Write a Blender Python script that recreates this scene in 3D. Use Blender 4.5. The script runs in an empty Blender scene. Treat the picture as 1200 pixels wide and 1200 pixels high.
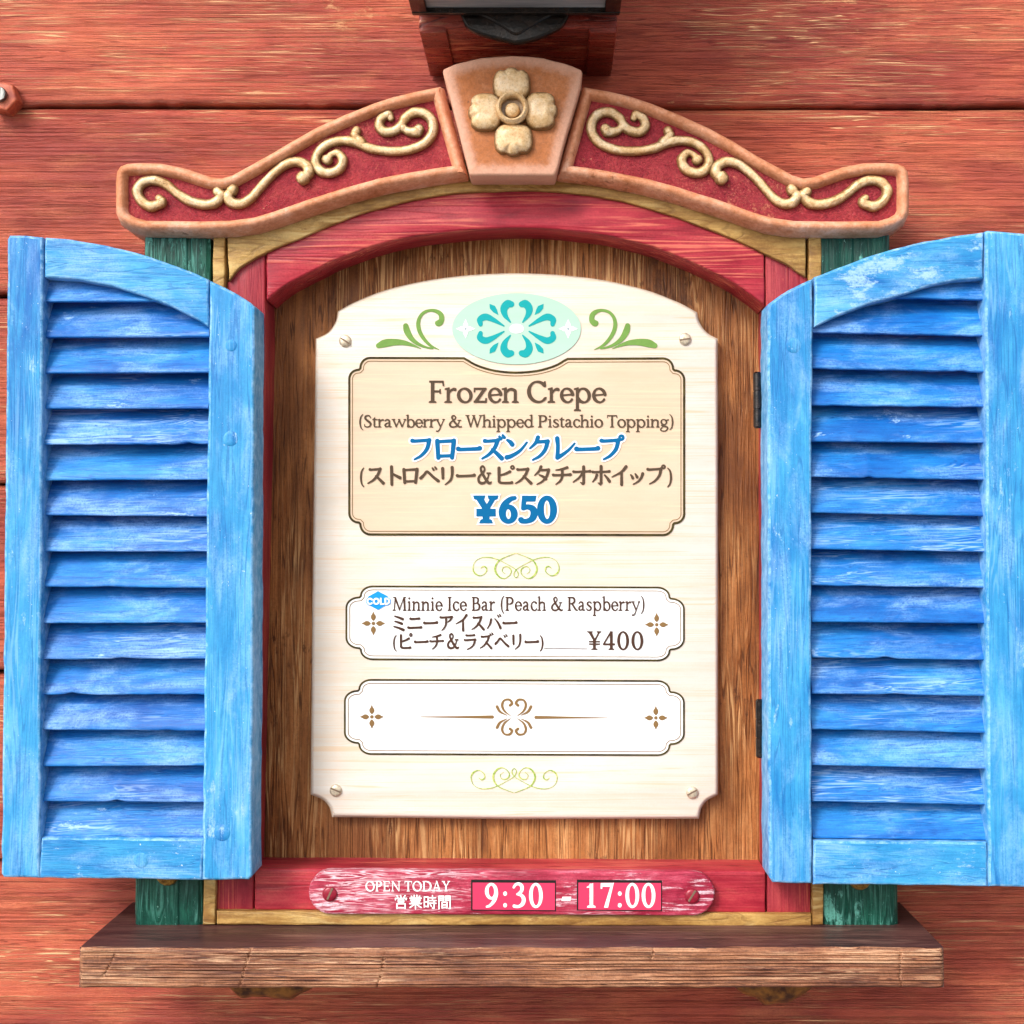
import bpy, math, random
import numpy as np
from mathutils import Vector
from mathutils.geometry import tessellate_polygon
random.seed(7)
rng = np.random.default_rng(7)
S = bpy.context.scene
COL = S.collection

# ------------------------------------------------------------------ camera
D = 1.7                       # metres from the lens to the plank wall
PITCH = math.radians(3.0)
F = 1700.0                    # focal length in photograph pixels (1200 wide)
PX0, PY0 = 645.0, 551.0       # where the optical axis meets the picture
CAM = Vector((0.045, -D, -0.04))
cd = bpy.data.cameras.new("camera")
cam = bpy.data.objects.new("camera", cd)
COL.objects.link(cam)
cam.location = CAM
cam.rotation_euler = (math.radians(90) + PITCH, 0, 0)
cd.sensor_width = 36
cd.lens = 36 * F / 1200
cd.shift_x = (600 - PX0) / 1200
cd.shift_y = -(600 - PY0) / 1200
cd.clip_start = 0.02
cd.clip_end = 400
S.camera = cam

# ------------------------------------------------------------------ light
SUN_EL, SUN_AZ = math.radians(36), math.radians(-34)     # azimuth: from the street side (-y), swung to the left
w = bpy.data.worlds.new("World")
S.world = w
w.use_nodes = True
wn = w.node_tree
wn.nodes.clear()
wo = wn.nodes.new("ShaderNodeOutputWorld")
bg = wn.nodes.new("ShaderNodeBackground")
sk = wn.nodes.new("ShaderNodeTexSky")
sk.sky_type = 'NISHITA'
sk.sun_disc = False
sk.sun_elevation = SUN_EL
sk.sun_rotation = math.radians(180) - SUN_AZ
sk.air_density = 1.0
sk.dust_density = 4.0
hs = wn.nodes.new("ShaderNodeHueSaturation")
hs.inputs['Saturation'].default_value = 0.15
wn.links.new(sk.outputs[0], hs.inputs['Color'])
wn.links.new(hs.outputs[0], bg.inputs[0])
bg.inputs[1].default_value = 0.15
wn.links.new(bg.outputs[0], wo.inputs[0])
sd = bpy.data.lights.new("sun", 'SUN')
sd.energy = 1.25
sd.angle = math.radians(14)
sd.color = (1.0, 0.955, 0.89)
sun = bpy.data.objects.new("sun", sd)
COL.objects.link(sun)
sv = Vector((math.sin(SUN_AZ) * math.cos(SUN_EL), -math.cos(SUN_AZ) * math.cos(SUN_EL), math.sin(SUN_EL)))
sun.rotation_euler = sv.to_track_quat('Z', 'Y').to_euler()
sun.location = sv * 5
S.view_settings.view_transform = 'Standard'
S.view_settings.look = 'None'
S.view_settings.gamma = 1
S.view_settings.exposure = 0.52

# ------------------------------------------------------------------ measuring: pixel of the photograph + distance from wall -> place
CT, ST = math.cos(PITCH), math.sin(PITCH)
def W(px, py, d):
    a = (px - PX0) / F
    b = -(py - PY0) / F
    vy = CT - b * ST
    vz = ST + b * CT
    t = (D - d) / vy
    return Vector((CAM.x + a * t, -d, CAM.z + vz * t))

def hexc(r, g, b):
    f = lambda c: (c / 255 / 12.92) if c / 255 <= 0.04045 else ((c / 255 + 0.055) / 1.055) ** 2.4
    return (f(r), f(g), f(b), 1)

# ------------------------------------------------------------------ objects
def thing(name, label, cat, loc, group=None):
    o = bpy.data.objects.new(name, None)
    COL.objects.link(o)
    o.location = loc
    o.empty_display_size = 0.03
    o['label'] = label
    o['category'] = cat
    if group: o['group'] = group
    return o

def wloc(o):
    v = Vector(o.location)
    while o.parent:
        o = o.parent
        v += Vector(o.location)
    return v

def link(name, verts, faces, mat, parent=None, sharp=38, origin=None, attrs=None):
    base = wloc(parent) if parent else Vector((0, 0, 0))
    org = Vector(origin) if origin is not None else base
    me = bpy.data.meshes.new(name)
    me.from_pydata([tuple(Vector(v) - org) for v in verts], [], faces)
    me.validate()
    import bmesh
    bm = bmesh.new(); bm.from_mesh(me)
    if attrs is None:
        bmesh.ops.recalc_face_normals(bm, faces=bm.faces)
    bm.to_mesh(me); bm.free()
    if hasattr(verts[0], 'rim') and len(me.vertices) == len(verts):
        a = me.attributes.new('rim', 'FLOAT', 'POINT')
        a.data.foreach_set('value', [getattr(q, 'rim', 0.0) for q in verts])
    if attrs:
        for k, vals in attrs.items():
            a = me.attributes.new(k, 'FLOAT', 'POINT')
            a.data.foreach_set('value', vals)
    me.materials.append(mat)
    if sharp:
        me.shade_smooth()
        me.set_sharp_from_angle(angle=math.radians(sharp))
    o = bpy.data.objects.new(name, me)
    COL.objects.link(o)
    if parent: o.parent = parent
    o.location = org - base
    return o

def tag(o, label=None, cat=None, group=None, kind=None):
    if label: o['label'] = label
    if cat: o['category'] = cat
    if group: o['group'] = group
    if kind: o['kind'] = kind
    return o

# ------------------------------------------------------------------ materials
class NB:
    def __init__(s, m):
        m.use_nodes = True
        s.t = m.node_tree
        s.t.nodes.clear()
        s.out = s.n('ShaderNodeOutputMaterial')
        s.p = s.n('ShaderNodeBsdfPrincipled')
        s.l(s.p.outputs[0], s.out.inputs[0])
    def n(s, ty, **k):
        x = s.t.nodes.new(ty)
        for a, b in k.items(): setattr(x, a, b)
        return x
    def l(s, a, b): s.t.links.new(a, b)
    def coords(s):
        tc = s.n('ShaderNodeTexCoord')
        oi = s.n('ShaderNodeObjectInfo')
        mu = s.n('ShaderNodeMath', operation='MULTIPLY'); mu.inputs[1].default_value = 17.3
        s.l(oi.outputs['Random'], mu.inputs[0])
        ad = s.n('ShaderNodeVectorMath', operation='ADD')
        s.l(tc.outputs['Object'], ad.inputs[0])
        s.l(mu.outputs[0], ad.inputs[1])
        return ad.outputs[0]
    def noise(s, vec, scale, detail=4, rough=0.55, dist=0.0, off=0.0):
        mp = s.n('ShaderNodeMapping')
        mp.inputs['Scale'].default_value = scale if isinstance(scale, tuple) else (scale,) * 3
        mp.inputs['Location'].default_value = (off, off * 1.3, off * 0.7)
        s.l(vec, mp.inputs['Vector'])
        nz = s.n('ShaderNodeTexNoise')
        nz.inputs['Scale'].default_value = 1.0
        nz.inputs['Detail'].default_value = detail
        nz.inputs['Roughness'].default_value = rough
        nz.inputs['Distortion'].default_value = dist
        s.l(mp.outputs[0], nz.inputs['Vector'])
        return nz.outputs[0]
    def ramp(s, fac, stops, interp='LINEAR'):
        r = s.n('ShaderNodeValToRGB')
        r.color_ramp.interpolation = interp
        e = r.color_ramp.elements
        while len(e) < len(stops): e.new(0.5)
        for el, (p, c) in zip(e, stops):
            el.position = p
            el.color = c if isinstance(c, tuple) else (c, c, c, 1)
        s.l(fac, r.inputs[0])
        return r.outputs[0]
    def step(s, fac, a, b):
        m = s.n('ShaderNodeMapRange', interpolation_type='SMOOTHSTEP')
        m.inputs['From Min'].default_value = a
        m.inputs['From Max'].default_value = b
        s.l(fac, m.inputs[0])
        return m.outputs[0]
    def math(s, op, a, b):
        m = s.n('ShaderNodeMath', operation=op)
        for i, v in enumerate((a, b)):
            if isinstance(v, (int, float)): m.inputs[i].default_value = v
            else: s.l(v, m.inputs[i])
        return m.outputs[0]
    def mix(s, fac, a, b, blend='MIX'):
        m = s.n('ShaderNodeMix', data_type='RGBA', blend_type=blend)
        if isinstance(fac, (int, float)): m.inputs[0].default_value = fac
        else: s.l(fac, m.inputs[0])
        for i, v in ((6, a), (7, b)):
            if isinstance(v, tuple): m.inputs[i].default_value = v
            else: s.l(v, m.inputs[i])
        return m.outputs[2]
    def bump(s, h, strength, dist):
        b = s.n('ShaderNodeBump')
        b.inputs['Strength'].default_value = strength
        b.inputs['Distance'].default_value = dist
        s.l(h, b.inputs['Height'])
        s.l(b.outputs[0], s.p.inputs['Normal'])

def ax(axis, al, ac):
    if axis == 'x': return (al, ac, ac)
    if axis == 'z': return (ac, ac, al)
    return (ac, ac, ac)

def painted(name, axis, tones, streak, wear, wear_amt=0.5, scuff=None, scuff_t=0.66, speck=None,
            grain=150.0, along=5.0, bump=0.5, bdist=0.0015, rough=0.55, tone_scale=1.0, rim=None, soft=0.5, spec=0.3, rim_t=0.3, rim_w=0.4, sc_scale=(30, 75), bw=1.0, zone=None,
            lines=0.5, cracks=0.4, line_freq=None, haze=None, haze_amt=0.5, fine=0.12, metal=0.0, dry=1.0):
    """Brushed paint over grained timber: tones = blotches, streak = dark grain, wear = pale worn crests,
    lines / cracks = thin wandering grain ridges and grooves, pale beside dark to paint in relief shading, haze = dry-brushed pale patches."""
    m = bpy.data.materials.new(name)
    b = NB(m)
    v = b.coords()
    big = b.noise(v, ax(axis, 5 * tone_scale, 11 * tone_scale), 6, 0.62, 0.4)
    med = b.noise(v, ax(axis, 12 * tone_scale, 60 * tone_scale), 7, 0.7, 0.3, 3.1)
    f = b.math('ADD', b.math('MULTIPLY', big, 0.55), b.math('MULTIPLY', med, 0.45))
    k = len(tones)
    col = b.ramp(f, [(0.36 + 0.28 * i / (k - 1), c) for i, c in enumerate(tones)])
    g = b.noise(v, ax(axis, along * 2.2, grain * 2.0), 8, 0.72, 0.35, 7.7)
    iso = b.noise(v, 420.0, 6, 0.75, 0.0, 12.3)
    gm_ = b.math('ADD', b.math('MULTIPLY', g, 0.75), b.math('MULTIPLY', iso, 0.25))
    col = b.mix(b.math('MULTIPLY', b.step(gm_, 0.54, 0.40), soft), col, streak)
    lf = line_freq or grain * 0.33
    ln = b.noise(v, ax(axis, along * 0.5, lf), 2.5, 0.55, 0.25, 1.9)
    brk = b.noise(v, ax(axis, 7, 90), 5, 0.65, 0.0, 21.0)
    reg = b.noise(v, ax(axis, 5, 9), 3, 0.5, 0.0, 11.0)
    band = lambda lev, w_: b.step(b.math('ABSOLUTE', b.math('SUBTRACT', ln, lev), 0.0), w_ * bw, w_ * 0.25 * bw)
    pale = b.math('ADD', band(0.47, 0.022), b.math('ADD', band(0.545, 0.018), b.math('ADD', band(0.61, 0.02), band(0.40, 0.018))))
    pale = b.math('MULTIPLY', b.math('MINIMUM', pale, 1.0), b.step(brk, 0.42, 0.56))
    dark = b.math('ADD', band(0.495, 0.012), b.math('ADD', band(0.575, 0.011), band(0.425, 0.010)))  # dark bands sit beside the pale ones: embossed light and shade painted in
    dark = b.math('MULTIPLY', b.math('MINIMUM', dark, 1.0), b.step(brk, 0.60, 0.45))
    wm = b.math('MULTIPLY', pale, b.step(reg, 0.62 - 0.32 * wear_amt, 0.72 - 0.25 * wear_amt))
    col = b.mix(b.math('MULTIPLY', wm, lines), col, wear)
    if zone:
        zn = b.noise(v, ax(axis, 2.2, 6.5), 4, 0.55, 0.3, 51.0)
        col = b.mix(b.math('MULTIPLY', b.step(zn, 0.47, 0.66), 0.75), col, zone)
    # broken dry strokes
    ds = b.math('MULTIPLY', b.step(g, 0.56, 0.66), b.step(reg, 0.60 - 0.2 * wear_amt, 0.78 - 0.25 * wear_amt))
    col = b.mix(b.math('MULTIPLY', ds, min(1, 0.2 + 0.8 * wear_amt) * dry), col, wear)
    if haze:
        hz = b.noise(v, ax(axis, 11, 30), 6, 0.66, 0.5, 33.0)
        hm = b.math('MULTIPLY', b.step(hz, 0.44, 0.72), b.step(b.math('ADD', iso, g), 0.70, 1.15))
        col = b.mix(b.math('MULTIPLY', hm, haze_amt), col, haze)
    col = b.mix(b.math('MULTIPLY', dark, cracks), col, streak)
    h = b.math('ADD', b.math('MULTIPLY', gm_, 0.8), b.math('SUBTRACT', b.math('MULTIPLY', pale, 0.22 * (0.3 + lines)), b.math('MULTIPLY', dark, 0.6 * cracks)))
    if scuff:
        sn = b.noise(v, ax(axis, *sc_scale), 10, 0.74, 0.15, 5.5)
        sb = b.noise(v, 8.0, 2, 0.5, 0.0, 9.1)
        sm = b.step(b.math('ADD', b.math('MULTIPLY', sn, 0.62), b.math('MULTIPLY', sb, 0.48)), scuff_t, scuff_t + 0.055)
        col = b.mix(b.math('MULTIPLY', b.math('MULTIPLY', sm, 0.85), b.step(b.math('ADD', iso, g), 0.72, 1.05)), col, scuff)
        h = b.math('ADD', h, b.math('MULTIPLY', sm, 0.12))
    if speck:
        sp = b.noise(v, ax(axis, 230, 330), 4, 0.75, 0.0, 2.2)
        pm = b.math('MULTIPLY', b.step(sp, 0.66, 0.70), b.step(b.noise(v, 13.0, 2, 0.5, 0.0, 8.8), 0.44, 0.6))
        col = b.mix(b.math('MULTIPLY', pm, 0.85), col, speck)
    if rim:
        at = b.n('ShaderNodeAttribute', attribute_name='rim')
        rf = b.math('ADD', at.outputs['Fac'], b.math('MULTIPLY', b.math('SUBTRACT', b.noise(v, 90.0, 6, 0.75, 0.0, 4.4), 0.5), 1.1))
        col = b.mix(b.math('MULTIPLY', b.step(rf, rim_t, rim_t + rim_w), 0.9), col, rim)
    if fine:
        fa = b.n('ShaderNodeMapRange')
        fa.inputs['From Min'].default_value = 0.3; fa.inputs['From Max'].default_value = 0.7
        fa.inputs['To Min'].default_value = 1 - fine; fa.inputs['To Max'].default_value = 1 + fine
        b.l(iso, fa.inputs[0])
        mv = b.n('ShaderNodeVectorMath', operation='SCALE')
        b.l(col, mv.inputs[0]); b.l(fa.outputs[0], mv.inputs['Scale'])
        col = mv.outputs[0]
    b.l(col, b.p.inputs['Base Color'])
    rr = b.n('ShaderNodeMapRange')
    rr.inputs['From Min'].default_value = 0.3; rr.inputs['From Max'].default_value = 0.7
    rr.inputs['To Min'].default_value = rough - 0.14
    rr.inputs['To Max'].default_value = rough + 0.16
    b.l(gm_, rr.inputs[0])
    b.l(rr.outputs[0], b.p.inputs['Roughness'])
    b.p.inputs['Metallic'].default_value = metal
    b.p.inputs['Specular IOR Level'].default_value = spec
    b.bump(h, bump, bdist)
    return m

def plain(name, col, rough=0.5, metal=0.0, nscale=0, amt=0.15, bump=0.0, spec=0.4, col2=None):
    m = bpy.data.materials.new(name)
    b = NB(m)
    b.p.inputs['Roughness'].default_value = rough
    b.p.inputs['Metallic'].default_value = metal
    b.p.inputs['Specular IOR Level'].default_value = spec
    if nscale:
        v = b.coords()
        n = b.noise(v, nscale, 5, 0.65)
        c2 = col2 or tuple(c * (1 - amt * 2) for c in col[:3]) + (1,)
        c = b.ramp(n, [(0.35, c2), (0.62, col)])
        b.l(c, b.p.inputs['Base Color'])
        if bump: b.bump(n, bump, 0.0012)
    else:
        b.p.inputs['Base Color'].default_value = col
    return m

M = {}
H = hexc
M['wall'] = painted('red_plank_paint', 'x', [H(142, 54, 46), H(176, 76, 58), H(200, 94, 68), H(218, 116, 82)], H(116, 40, 34), H(246, 198, 146),
                    wear_amt=0.55, scuff=H(226, 164, 118), scuff_t=0.70, grain=240, along=2.2, bump=1.0, bdist=0.0034, rough=0.42, soft=0.16, tone_scale=0.45,
                    lines=0.8, cracks=0.55, line_freq=110, haze=H(232, 150, 100), haze_amt=0.3, spec=0.4, dry=0.0, fine=0.05, bw=0.62, zone=H(146, 56, 50))
BT = [H(18, 104, 180), H(38, 134, 196), H(58, 154, 208), H(98, 180, 228)]
blue_kw = dict(wear_amt=0.45, scuff=H(162, 200, 240), scuff_t=0.645, speck=H(214, 230, 250), grain=170, along=5, bump=0.4, bdist=0.0018, rough=0.44, soft=0.25,
               lines=0.3, cracks=0.4, haze=H(142, 188, 240), haze_amt=0.75, tone_scale=0.9, dry=0.35, fine=0.04, rim=H(158, 204, 240), rim_t=0.86)
M['blue_v'] = painted('blue_shutter_paint_upright', 'z', BT, H(12, 84, 160), H(150, 200, 242), **blue_kw)
M['blue_h'] = painted('blue_shutter_paint_level', 'x', BT, H(12, 84, 160), H(150, 200, 242), **blue_kw)
M['slat'] = painted('blue_slat_paint', 'x', [H(6, 84, 166), H(14, 104, 186), H(28, 126, 202), H(66, 156, 222)], H(4, 68, 146), H(182, 216, 250),
                    wear_amt=0.4, scuff=H(168, 208, 248), scuff_t=0.665, grain=230, along=6, bump=0.4, bdist=0.0014, rough=0.44, soft=0.3, tone_scale=1.0,
                    lines=0.45, cracks=0.45, line_freq=90, haze=H(148, 194, 246), haze_amt=0.7, dry=0.3, fine=0.04)
M['frame_h'] = painted('crimson_frame_level', 'x', [H(124, 20, 38), H(160, 34, 52), H(184, 54, 66), H(200, 88, 82)], H(112, 12, 32), H(232, 130, 104),
                       wear_amt=0.55, scuff=H(236, 120, 90), scuff_t=0.66, grain=70, along=2.4, bump=0.5, bdist=0.0016, rough=0.38, soft=0.4, lines=0.6, cracks=0.5, line_freq=36, haze=H(216, 104, 96), haze_amt=0.2, spec=0.28, dry=0.3, fine=0.05)
M['frame_v'] = painted('crimson_frame_upright', 'z', [H(120, 24, 40), H(150, 38, 54), H(170, 56, 64), H(188, 88, 78)], H(120, 18, 38), H(228, 120, 88),
                       wear_amt=0.5, scuff=H(240, 120, 76), scuff_t=0.65, grain=90, along=3, bump=0.5, bdist=0.0016, rough=0.38, soft=0.4, lines=0.6, cracks=0.5, line_freq=60, haze=H(206, 96, 88), haze_amt=0.25, spec=0.28, dry=0.3, fine=0.05)
M['gold_trim'] = painted('antique_gold_trim', 'x', [H(118, 82, 42), H(164, 122, 64), H(196, 156, 90), H(214, 182, 118)], H(104, 66, 32), H(242, 220, 156),
                         wear_amt=0.5, scuff=H(150, 106, 58), scuff_t=0.63, grain=60, along=9, bump=0.6, bdist=0.0022, rough=0.4, soft=0.35, tone_scale=1.8, lines=0.35, cracks=0.35, dry=0.5, fine=0.06)
M['green'] = painted('green_post_paint', 'z', [H(8, 52, 44), H(14, 70, 58), H(20, 84, 68), H(32, 98, 80)], H(6, 40, 34), H(112, 186, 170),
                     wear_amt=0.62, scuff=H(104, 176, 160), scuff_t=0.632, speck=H(150, 210, 196), grain=150, along=7, bump=0.7, bdist=0.0018, rough=0.4, soft=0.5, tone_scale=2, lines=0.35, cracks=0.5, dry=0.7)
M['back'] = painted('stained_backing_timber', 'z', [H(88, 50, 26), H(142, 88, 46), H(178, 116, 64), H(206, 150, 94)], H(74, 40, 20), H(220, 172, 116),
                    wear_amt=0.62, scuff=H(84, 48, 26), scuff_t=0.635, grain=170, along=4.5, bump=0.8, bdist=0.0022, rough=0.42, soft=0.4, tone_scale=0.75, lines=0.75, cracks=0.75, line_freq=60, zone=H(112, 66, 36), dry=0.6, fine=0.08)
M['shelf'] = painted('weathered_shelf_timber', 'x', [H(100, 58, 42), H(134, 84, 60), H(166, 112, 80), H(194, 142, 108)], H(66, 36, 32), H(216, 174, 138),
                     wear_amt=0.6, grain=200, along=4, bump=0.5, bdist=0.0012, rough=0.55, soft=0.6, tone_scale=1.6, lines=0.6, cracks=0.9, line_freq=120, fine=0.2)
M['shelf_top'] = painted('dark_shelf_top', 'x', [H(58, 34, 36), H(76, 46, 46), H(98, 62, 58), H(118, 80, 72)], H(30, 18, 24), H(140, 104, 92),
                         wear_amt=0.45, grain=160, along=4, bump=0.5, bdist=0.0012, rough=0.4, soft=0.6, lines=0.5, cracks=0.6)  # darker tones than the front edge
M['rim'] = painted('terracotta_plaster_rim', None, [H(184, 114, 74), H(208, 138, 100), H(224, 160, 126), H(234, 182, 154)], H(146, 86, 54), H(236, 188, 164),
                   wear_amt=0.3, grain=110, along=50, bump=0.5, bdist=0.0016, rough=0.55, soft=0.2, tone_scale=2.5, lines=0.1, cracks=0.1, scuff=H(150, 92, 60), scuff_t=0.66, fine=0.05)
M['keystone'] = painted('ochre_keystone_plaster', None, [H(160, 94, 46), H(176, 104, 56), H(186, 114, 68), H(196, 130, 88)], H(124, 74, 42), H(210, 158, 128),
                        wear_amt=0.2, grain=120, along=55, bump=0.45, bdist=0.0014, rough=0.55, soft=0.3, tone_scale=2.5, rim=H(214, 164, 140), rim_t=0.05, rim_w=1.0, lines=0.08, cracks=0.1, scuff=H(110, 66, 44), scuff_t=0.675)
M['crimson'] = painted('stippled_crimson_ground', None, [H(134, 30, 44), H(156, 40, 54), H(172, 54, 62), H(184, 72, 72)], H(106, 20, 34), H(228, 160, 122),
                       wear_amt=0.45, grain=200, along=95, bump=1.0, bdist=0.003, rough=0.42, soft=0.5, tone_scale=2.5, scuff=H(220, 140, 110), scuff_t=0.65, lines=0.1, cracks=0.2, speck=H(232, 176, 136))
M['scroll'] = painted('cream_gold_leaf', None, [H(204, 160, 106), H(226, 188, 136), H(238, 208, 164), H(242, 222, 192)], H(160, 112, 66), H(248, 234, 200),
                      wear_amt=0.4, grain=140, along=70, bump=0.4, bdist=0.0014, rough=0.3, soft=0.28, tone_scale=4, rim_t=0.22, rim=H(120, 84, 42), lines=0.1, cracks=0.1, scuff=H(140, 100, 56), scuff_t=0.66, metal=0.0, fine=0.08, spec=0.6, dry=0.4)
M['block'] = painted('red_mounting_block_paint', 'x', [H(96, 28, 20), H(128, 38, 28), H(154, 54, 40), H(176, 74, 56)], H(66, 18, 16), H(230, 170, 130),
                     wear_amt=0.5, grain=110, along=9, bump=0.7, bdist=0.002, rough=0.3, soft=0.55, spec=0.5, lines=0.5, cracks=0.7)
M['plaque'] = painted('distressed_red_plaque', 'x', [H(138, 22, 48), H(166, 40, 66), H(188, 64, 88), H(214, 110, 130)], H(120, 18, 44), H(250, 222, 230),
                      wear_amt=0.75, scuff=H(250, 218, 228), scuff_t=0.605, sc_scale=(24, 260), grain=260, along=16, bump=0.4, bdist=0.0008, rough=0.4, soft=0.45, tone_scale=3, lines=0.7, cracks=0.5, line_freq=150)
M['board'] = painted('pale_pine_board', 'x', [H(215, 203, 189), H(219, 209, 197), H(223, 214, 203), H(227, 219, 211)], H(224, 192, 156), H(240, 235, 225),
                     wear_amt=0.3, grain=90, along=1.4, bump=0.06, bdist=0.0006, rough=0.5, soft=0.3, lines=0.3, cracks=0.7, line_freq=80, fine=0.0)
M['tan_print'] = painted('warm_cream_print', 'x', [H(212, 185, 157), H(215, 189, 163), H(218, 193, 168), H(221, 198, 174)], H(238, 210, 176), H(248, 236, 214),
                         wear_amt=0.2, grain=90, along=1.4, bump=0.03, bdist=0.0005, rough=0.5, soft=0.25, lines=0.2, cracks=0.5, line_freq=70, fine=0.0)
M['board_edge'] = plain('sawn_board_edge', hexc(196, 178, 156), 0.7, nscale=60)
M['white_print'] = plain('white_print', hexc(246, 246, 246), 0.5)
M['olive'] = plain('olive_border_print', hexc(84, 72, 36), 0.5, nscale=50, col2=hexc(48, 40, 24), spec=0.12)
M['ink'] = plain('brown_ink', hexc(84, 68, 54), 0.5, spec=0.12)
M['ink2'] = plain('dark_brown_ink', hexc(76, 52, 42), 0.5, spec=0.12)
M['gold_ink'] = plain('bronze_ink', hexc(134, 104, 66), 0.5, spec=0.12)
M['blue_ink'] = plain('blue_ink', hexc(0, 98, 150), 0.5, spec=0.12)
M['badge_blue'] = plain('badge_blue', hexc(30, 150, 240), 0.5, spec=0.12)
M['green_ink'] = plain('leaf_green_ink', hexc(118, 156, 78), 0.5, nscale=80, amt=0.08, spec=0.12)
M['lime_ink'] = plain('lime_green_ink', hexc(116, 158, 52), 0.5, nscale=300, col2=hexc(200, 208, 120), spec=0.12)
M['mint'] = plain('mint_print', hexc(178, 212, 194), 0.5, nscale=(8, 8, 110), amt=0.02, spec=0.12)
M['teal'] = plain('turquoise_print', hexc(22, 160, 164), 0.5, spec=0.12)
M['dot'] = plain('grey_dot', hexc(150, 170, 175), 0.5)
M['pink_card'] = plain('pink_time_card', hexc(214, 62, 98), 0.4, spec=0.12)
M['recess'] = plain('black_recess', hexc(18, 10, 12), 0.6)
M['screw'] = plain('painted_brass_screw', hexc(232, 216, 190), 0.35, 0.5, nscale=400, amt=0.2, spec=0.5)
M['screw_red'] = plain('red_painted_screw', hexc(158, 30, 54), 0.3, 0.1, nscale=300, amt=0.2, spec=0.5)
M['slot'] = plain('screw_slot', hexc(120, 98, 80), 0.7)
M['iron'] = plain('black_iron', hexc(14, 13, 15), 0.16, 0.2, nscale=120, amt=0.2, bump=0.4, spec=0.5, col2=hexc(48, 36, 30))
M['knob'] = plain('gilded_knob', hexc(196, 156, 78), 0.4, 0.4, nscale=200, bump=0.5, col2=hexc(120, 84, 40))
M['corbel'] = plain('golden_brown_corbel', hexc(150, 96, 40), 0.5, 0.1, nscale=70, bump=0.6, col2=hexc(70, 36, 20))
M['nut'] = plain('coral_painted_nut', hexc(206, 112, 80), 0.5, nscale=90, amt=0.15, bump=0.4, col2=hexc(150, 66, 50))
M['bolt_end'] = plain('bare_steel_bolt_end', hexc(150, 150, 146), 0.4, 0.7, nscale=(300, 300, 60), col2=hexc(40, 44, 44))
M['steel_glass'] = plain('frosted_lantern_glass', hexc(176, 184, 192), 0.15, 0.0, nscale=(4, 30, 30), spec=0.5, col2=hexc(120, 128, 136))
M['gap'] = plain('backing_dark', hexc(50, 24, 22), 0.9)
M['ground'] = plain('grey_bounce_ground', hexc(128, 122, 114), 0.8, nscale=3, amt=0.08)

# ------------------------------------------------------------------ shape helpers
def vnoise(x, freq, seed):
    """smooth 1-D value noise in numpy"""
    r = np.random.default_rng(seed)
    t = np.asarray(x, float) * freq + 1000.0
    i = np.floor(t).astype(int)
    f = t - i
    tab = r.uniform(-1, 1, 4096)
    f = f * f * (3 - 2 * f)
    return tab[i % 4096] * (1 - f) + tab[(i + 1) % 4096] * f

def vnoise2(x, y, seed):
    r = np.random.default_rng(seed)
    tab = r.uniform(-1, 1, (256, 256))
    xi, yi = np.floor(x).astype(int), np.floor(y).astype(int)
    fx, fy = x - xi, y - yi
    fx, fy = fx * fx * (3 - 2 * fx), fy * fy * (3 - 2 * fy)
    g = lambda a, b: tab[a % 256, b % 256]
    return (g(xi, yi) * (1 - fx) + g(xi + 1, yi) * fx) * (1 - fy) + (g(xi, yi + 1) * (1 - fx) + g(xi + 1, yi + 1) * fx) * fy

def cat(pts, n=8, closed=False):
    """Catmull-Rom through points of any dimension"""
    P = [np.array(p, float) for p in pts]
    out = []
    m = len(P)
    rng_ = range(m) if closed else range(m - 1)
    for i in rng_:
        p1, p2 = P[i], P[(i + 1) % m]
        p0 = P[i - 1] if (i > 0 or closed) else 2 * p1 - p2
        p3 = P[(i + 2) % m] if (i + 2 < m or closed) else 2 * p2 - p1
        for k in range(n):
            t = k / n
            out.append(0.5 * ((2 * p1) + (-p0 + p2) * t + (2 * p0 - 5 * p1 + 4 * p2 - p3) * t * t + (-p0 + 3 * p1 - 3 * p2 + p3) * t ** 3))
    if not closed: out.append(P[-1])
    return out

def densify(poly, step):
    out = []
    n = len(poly)
    for i in range(n):
        a, b = np.array(poly[i][:2], float), np.array(poly[(i + 1) % n][:2], float)
        k = max(1, int(np.linalg.norm(b - a) / step))
        for j in range(k): out.append(a + (b - a) * j / k)
    keep = [out[0]]
    for p in out[1:]:
        if np.linalg.norm(p - keep[-1]) > 1.1: keep.append(p)
    while len(keep) > 3 and np.linalg.norm(keep[0] - keep[-1]) <= 1.1: keep.pop()
    return keep

def area(poly):
    a = 0
    for i in range(len(poly)):
        x0, y0 = poly[i][:2]; x1, y1 = poly[(i + 1) % len(poly)][:2]
        a += x0 * y1 - x1 * y0
    return a / 2

def inset(poly, t, corner_keep=True):
    """move a closed outline inward by t (pixels)"""
    s = 1 if area(poly) > 0 else -1
    n = len(poly)
    out = []
    for i in range(n):
        p0, p, p1 = np.array(poly[i - 1]), np.array(poly[i]), np.array(poly[(i + 1) % n])
        a, b = p - p0, p1 - p
        a = a / (np.linalg.norm(a) + 1e-9); b = b / (np.linalg.norm(b) + 1e-9)
        na, nb = np.array([-a[1], a[0]]) * s, np.array([-b[1], b[0]]) * s
        m = na + nb
        l = np.linalg.norm(m)
        if l < 1e-6: m, l = na, 1
        m = m / l
        c = max(0.45, float(m @ na))
        out.append(p + m * t / c)
    return out

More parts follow.
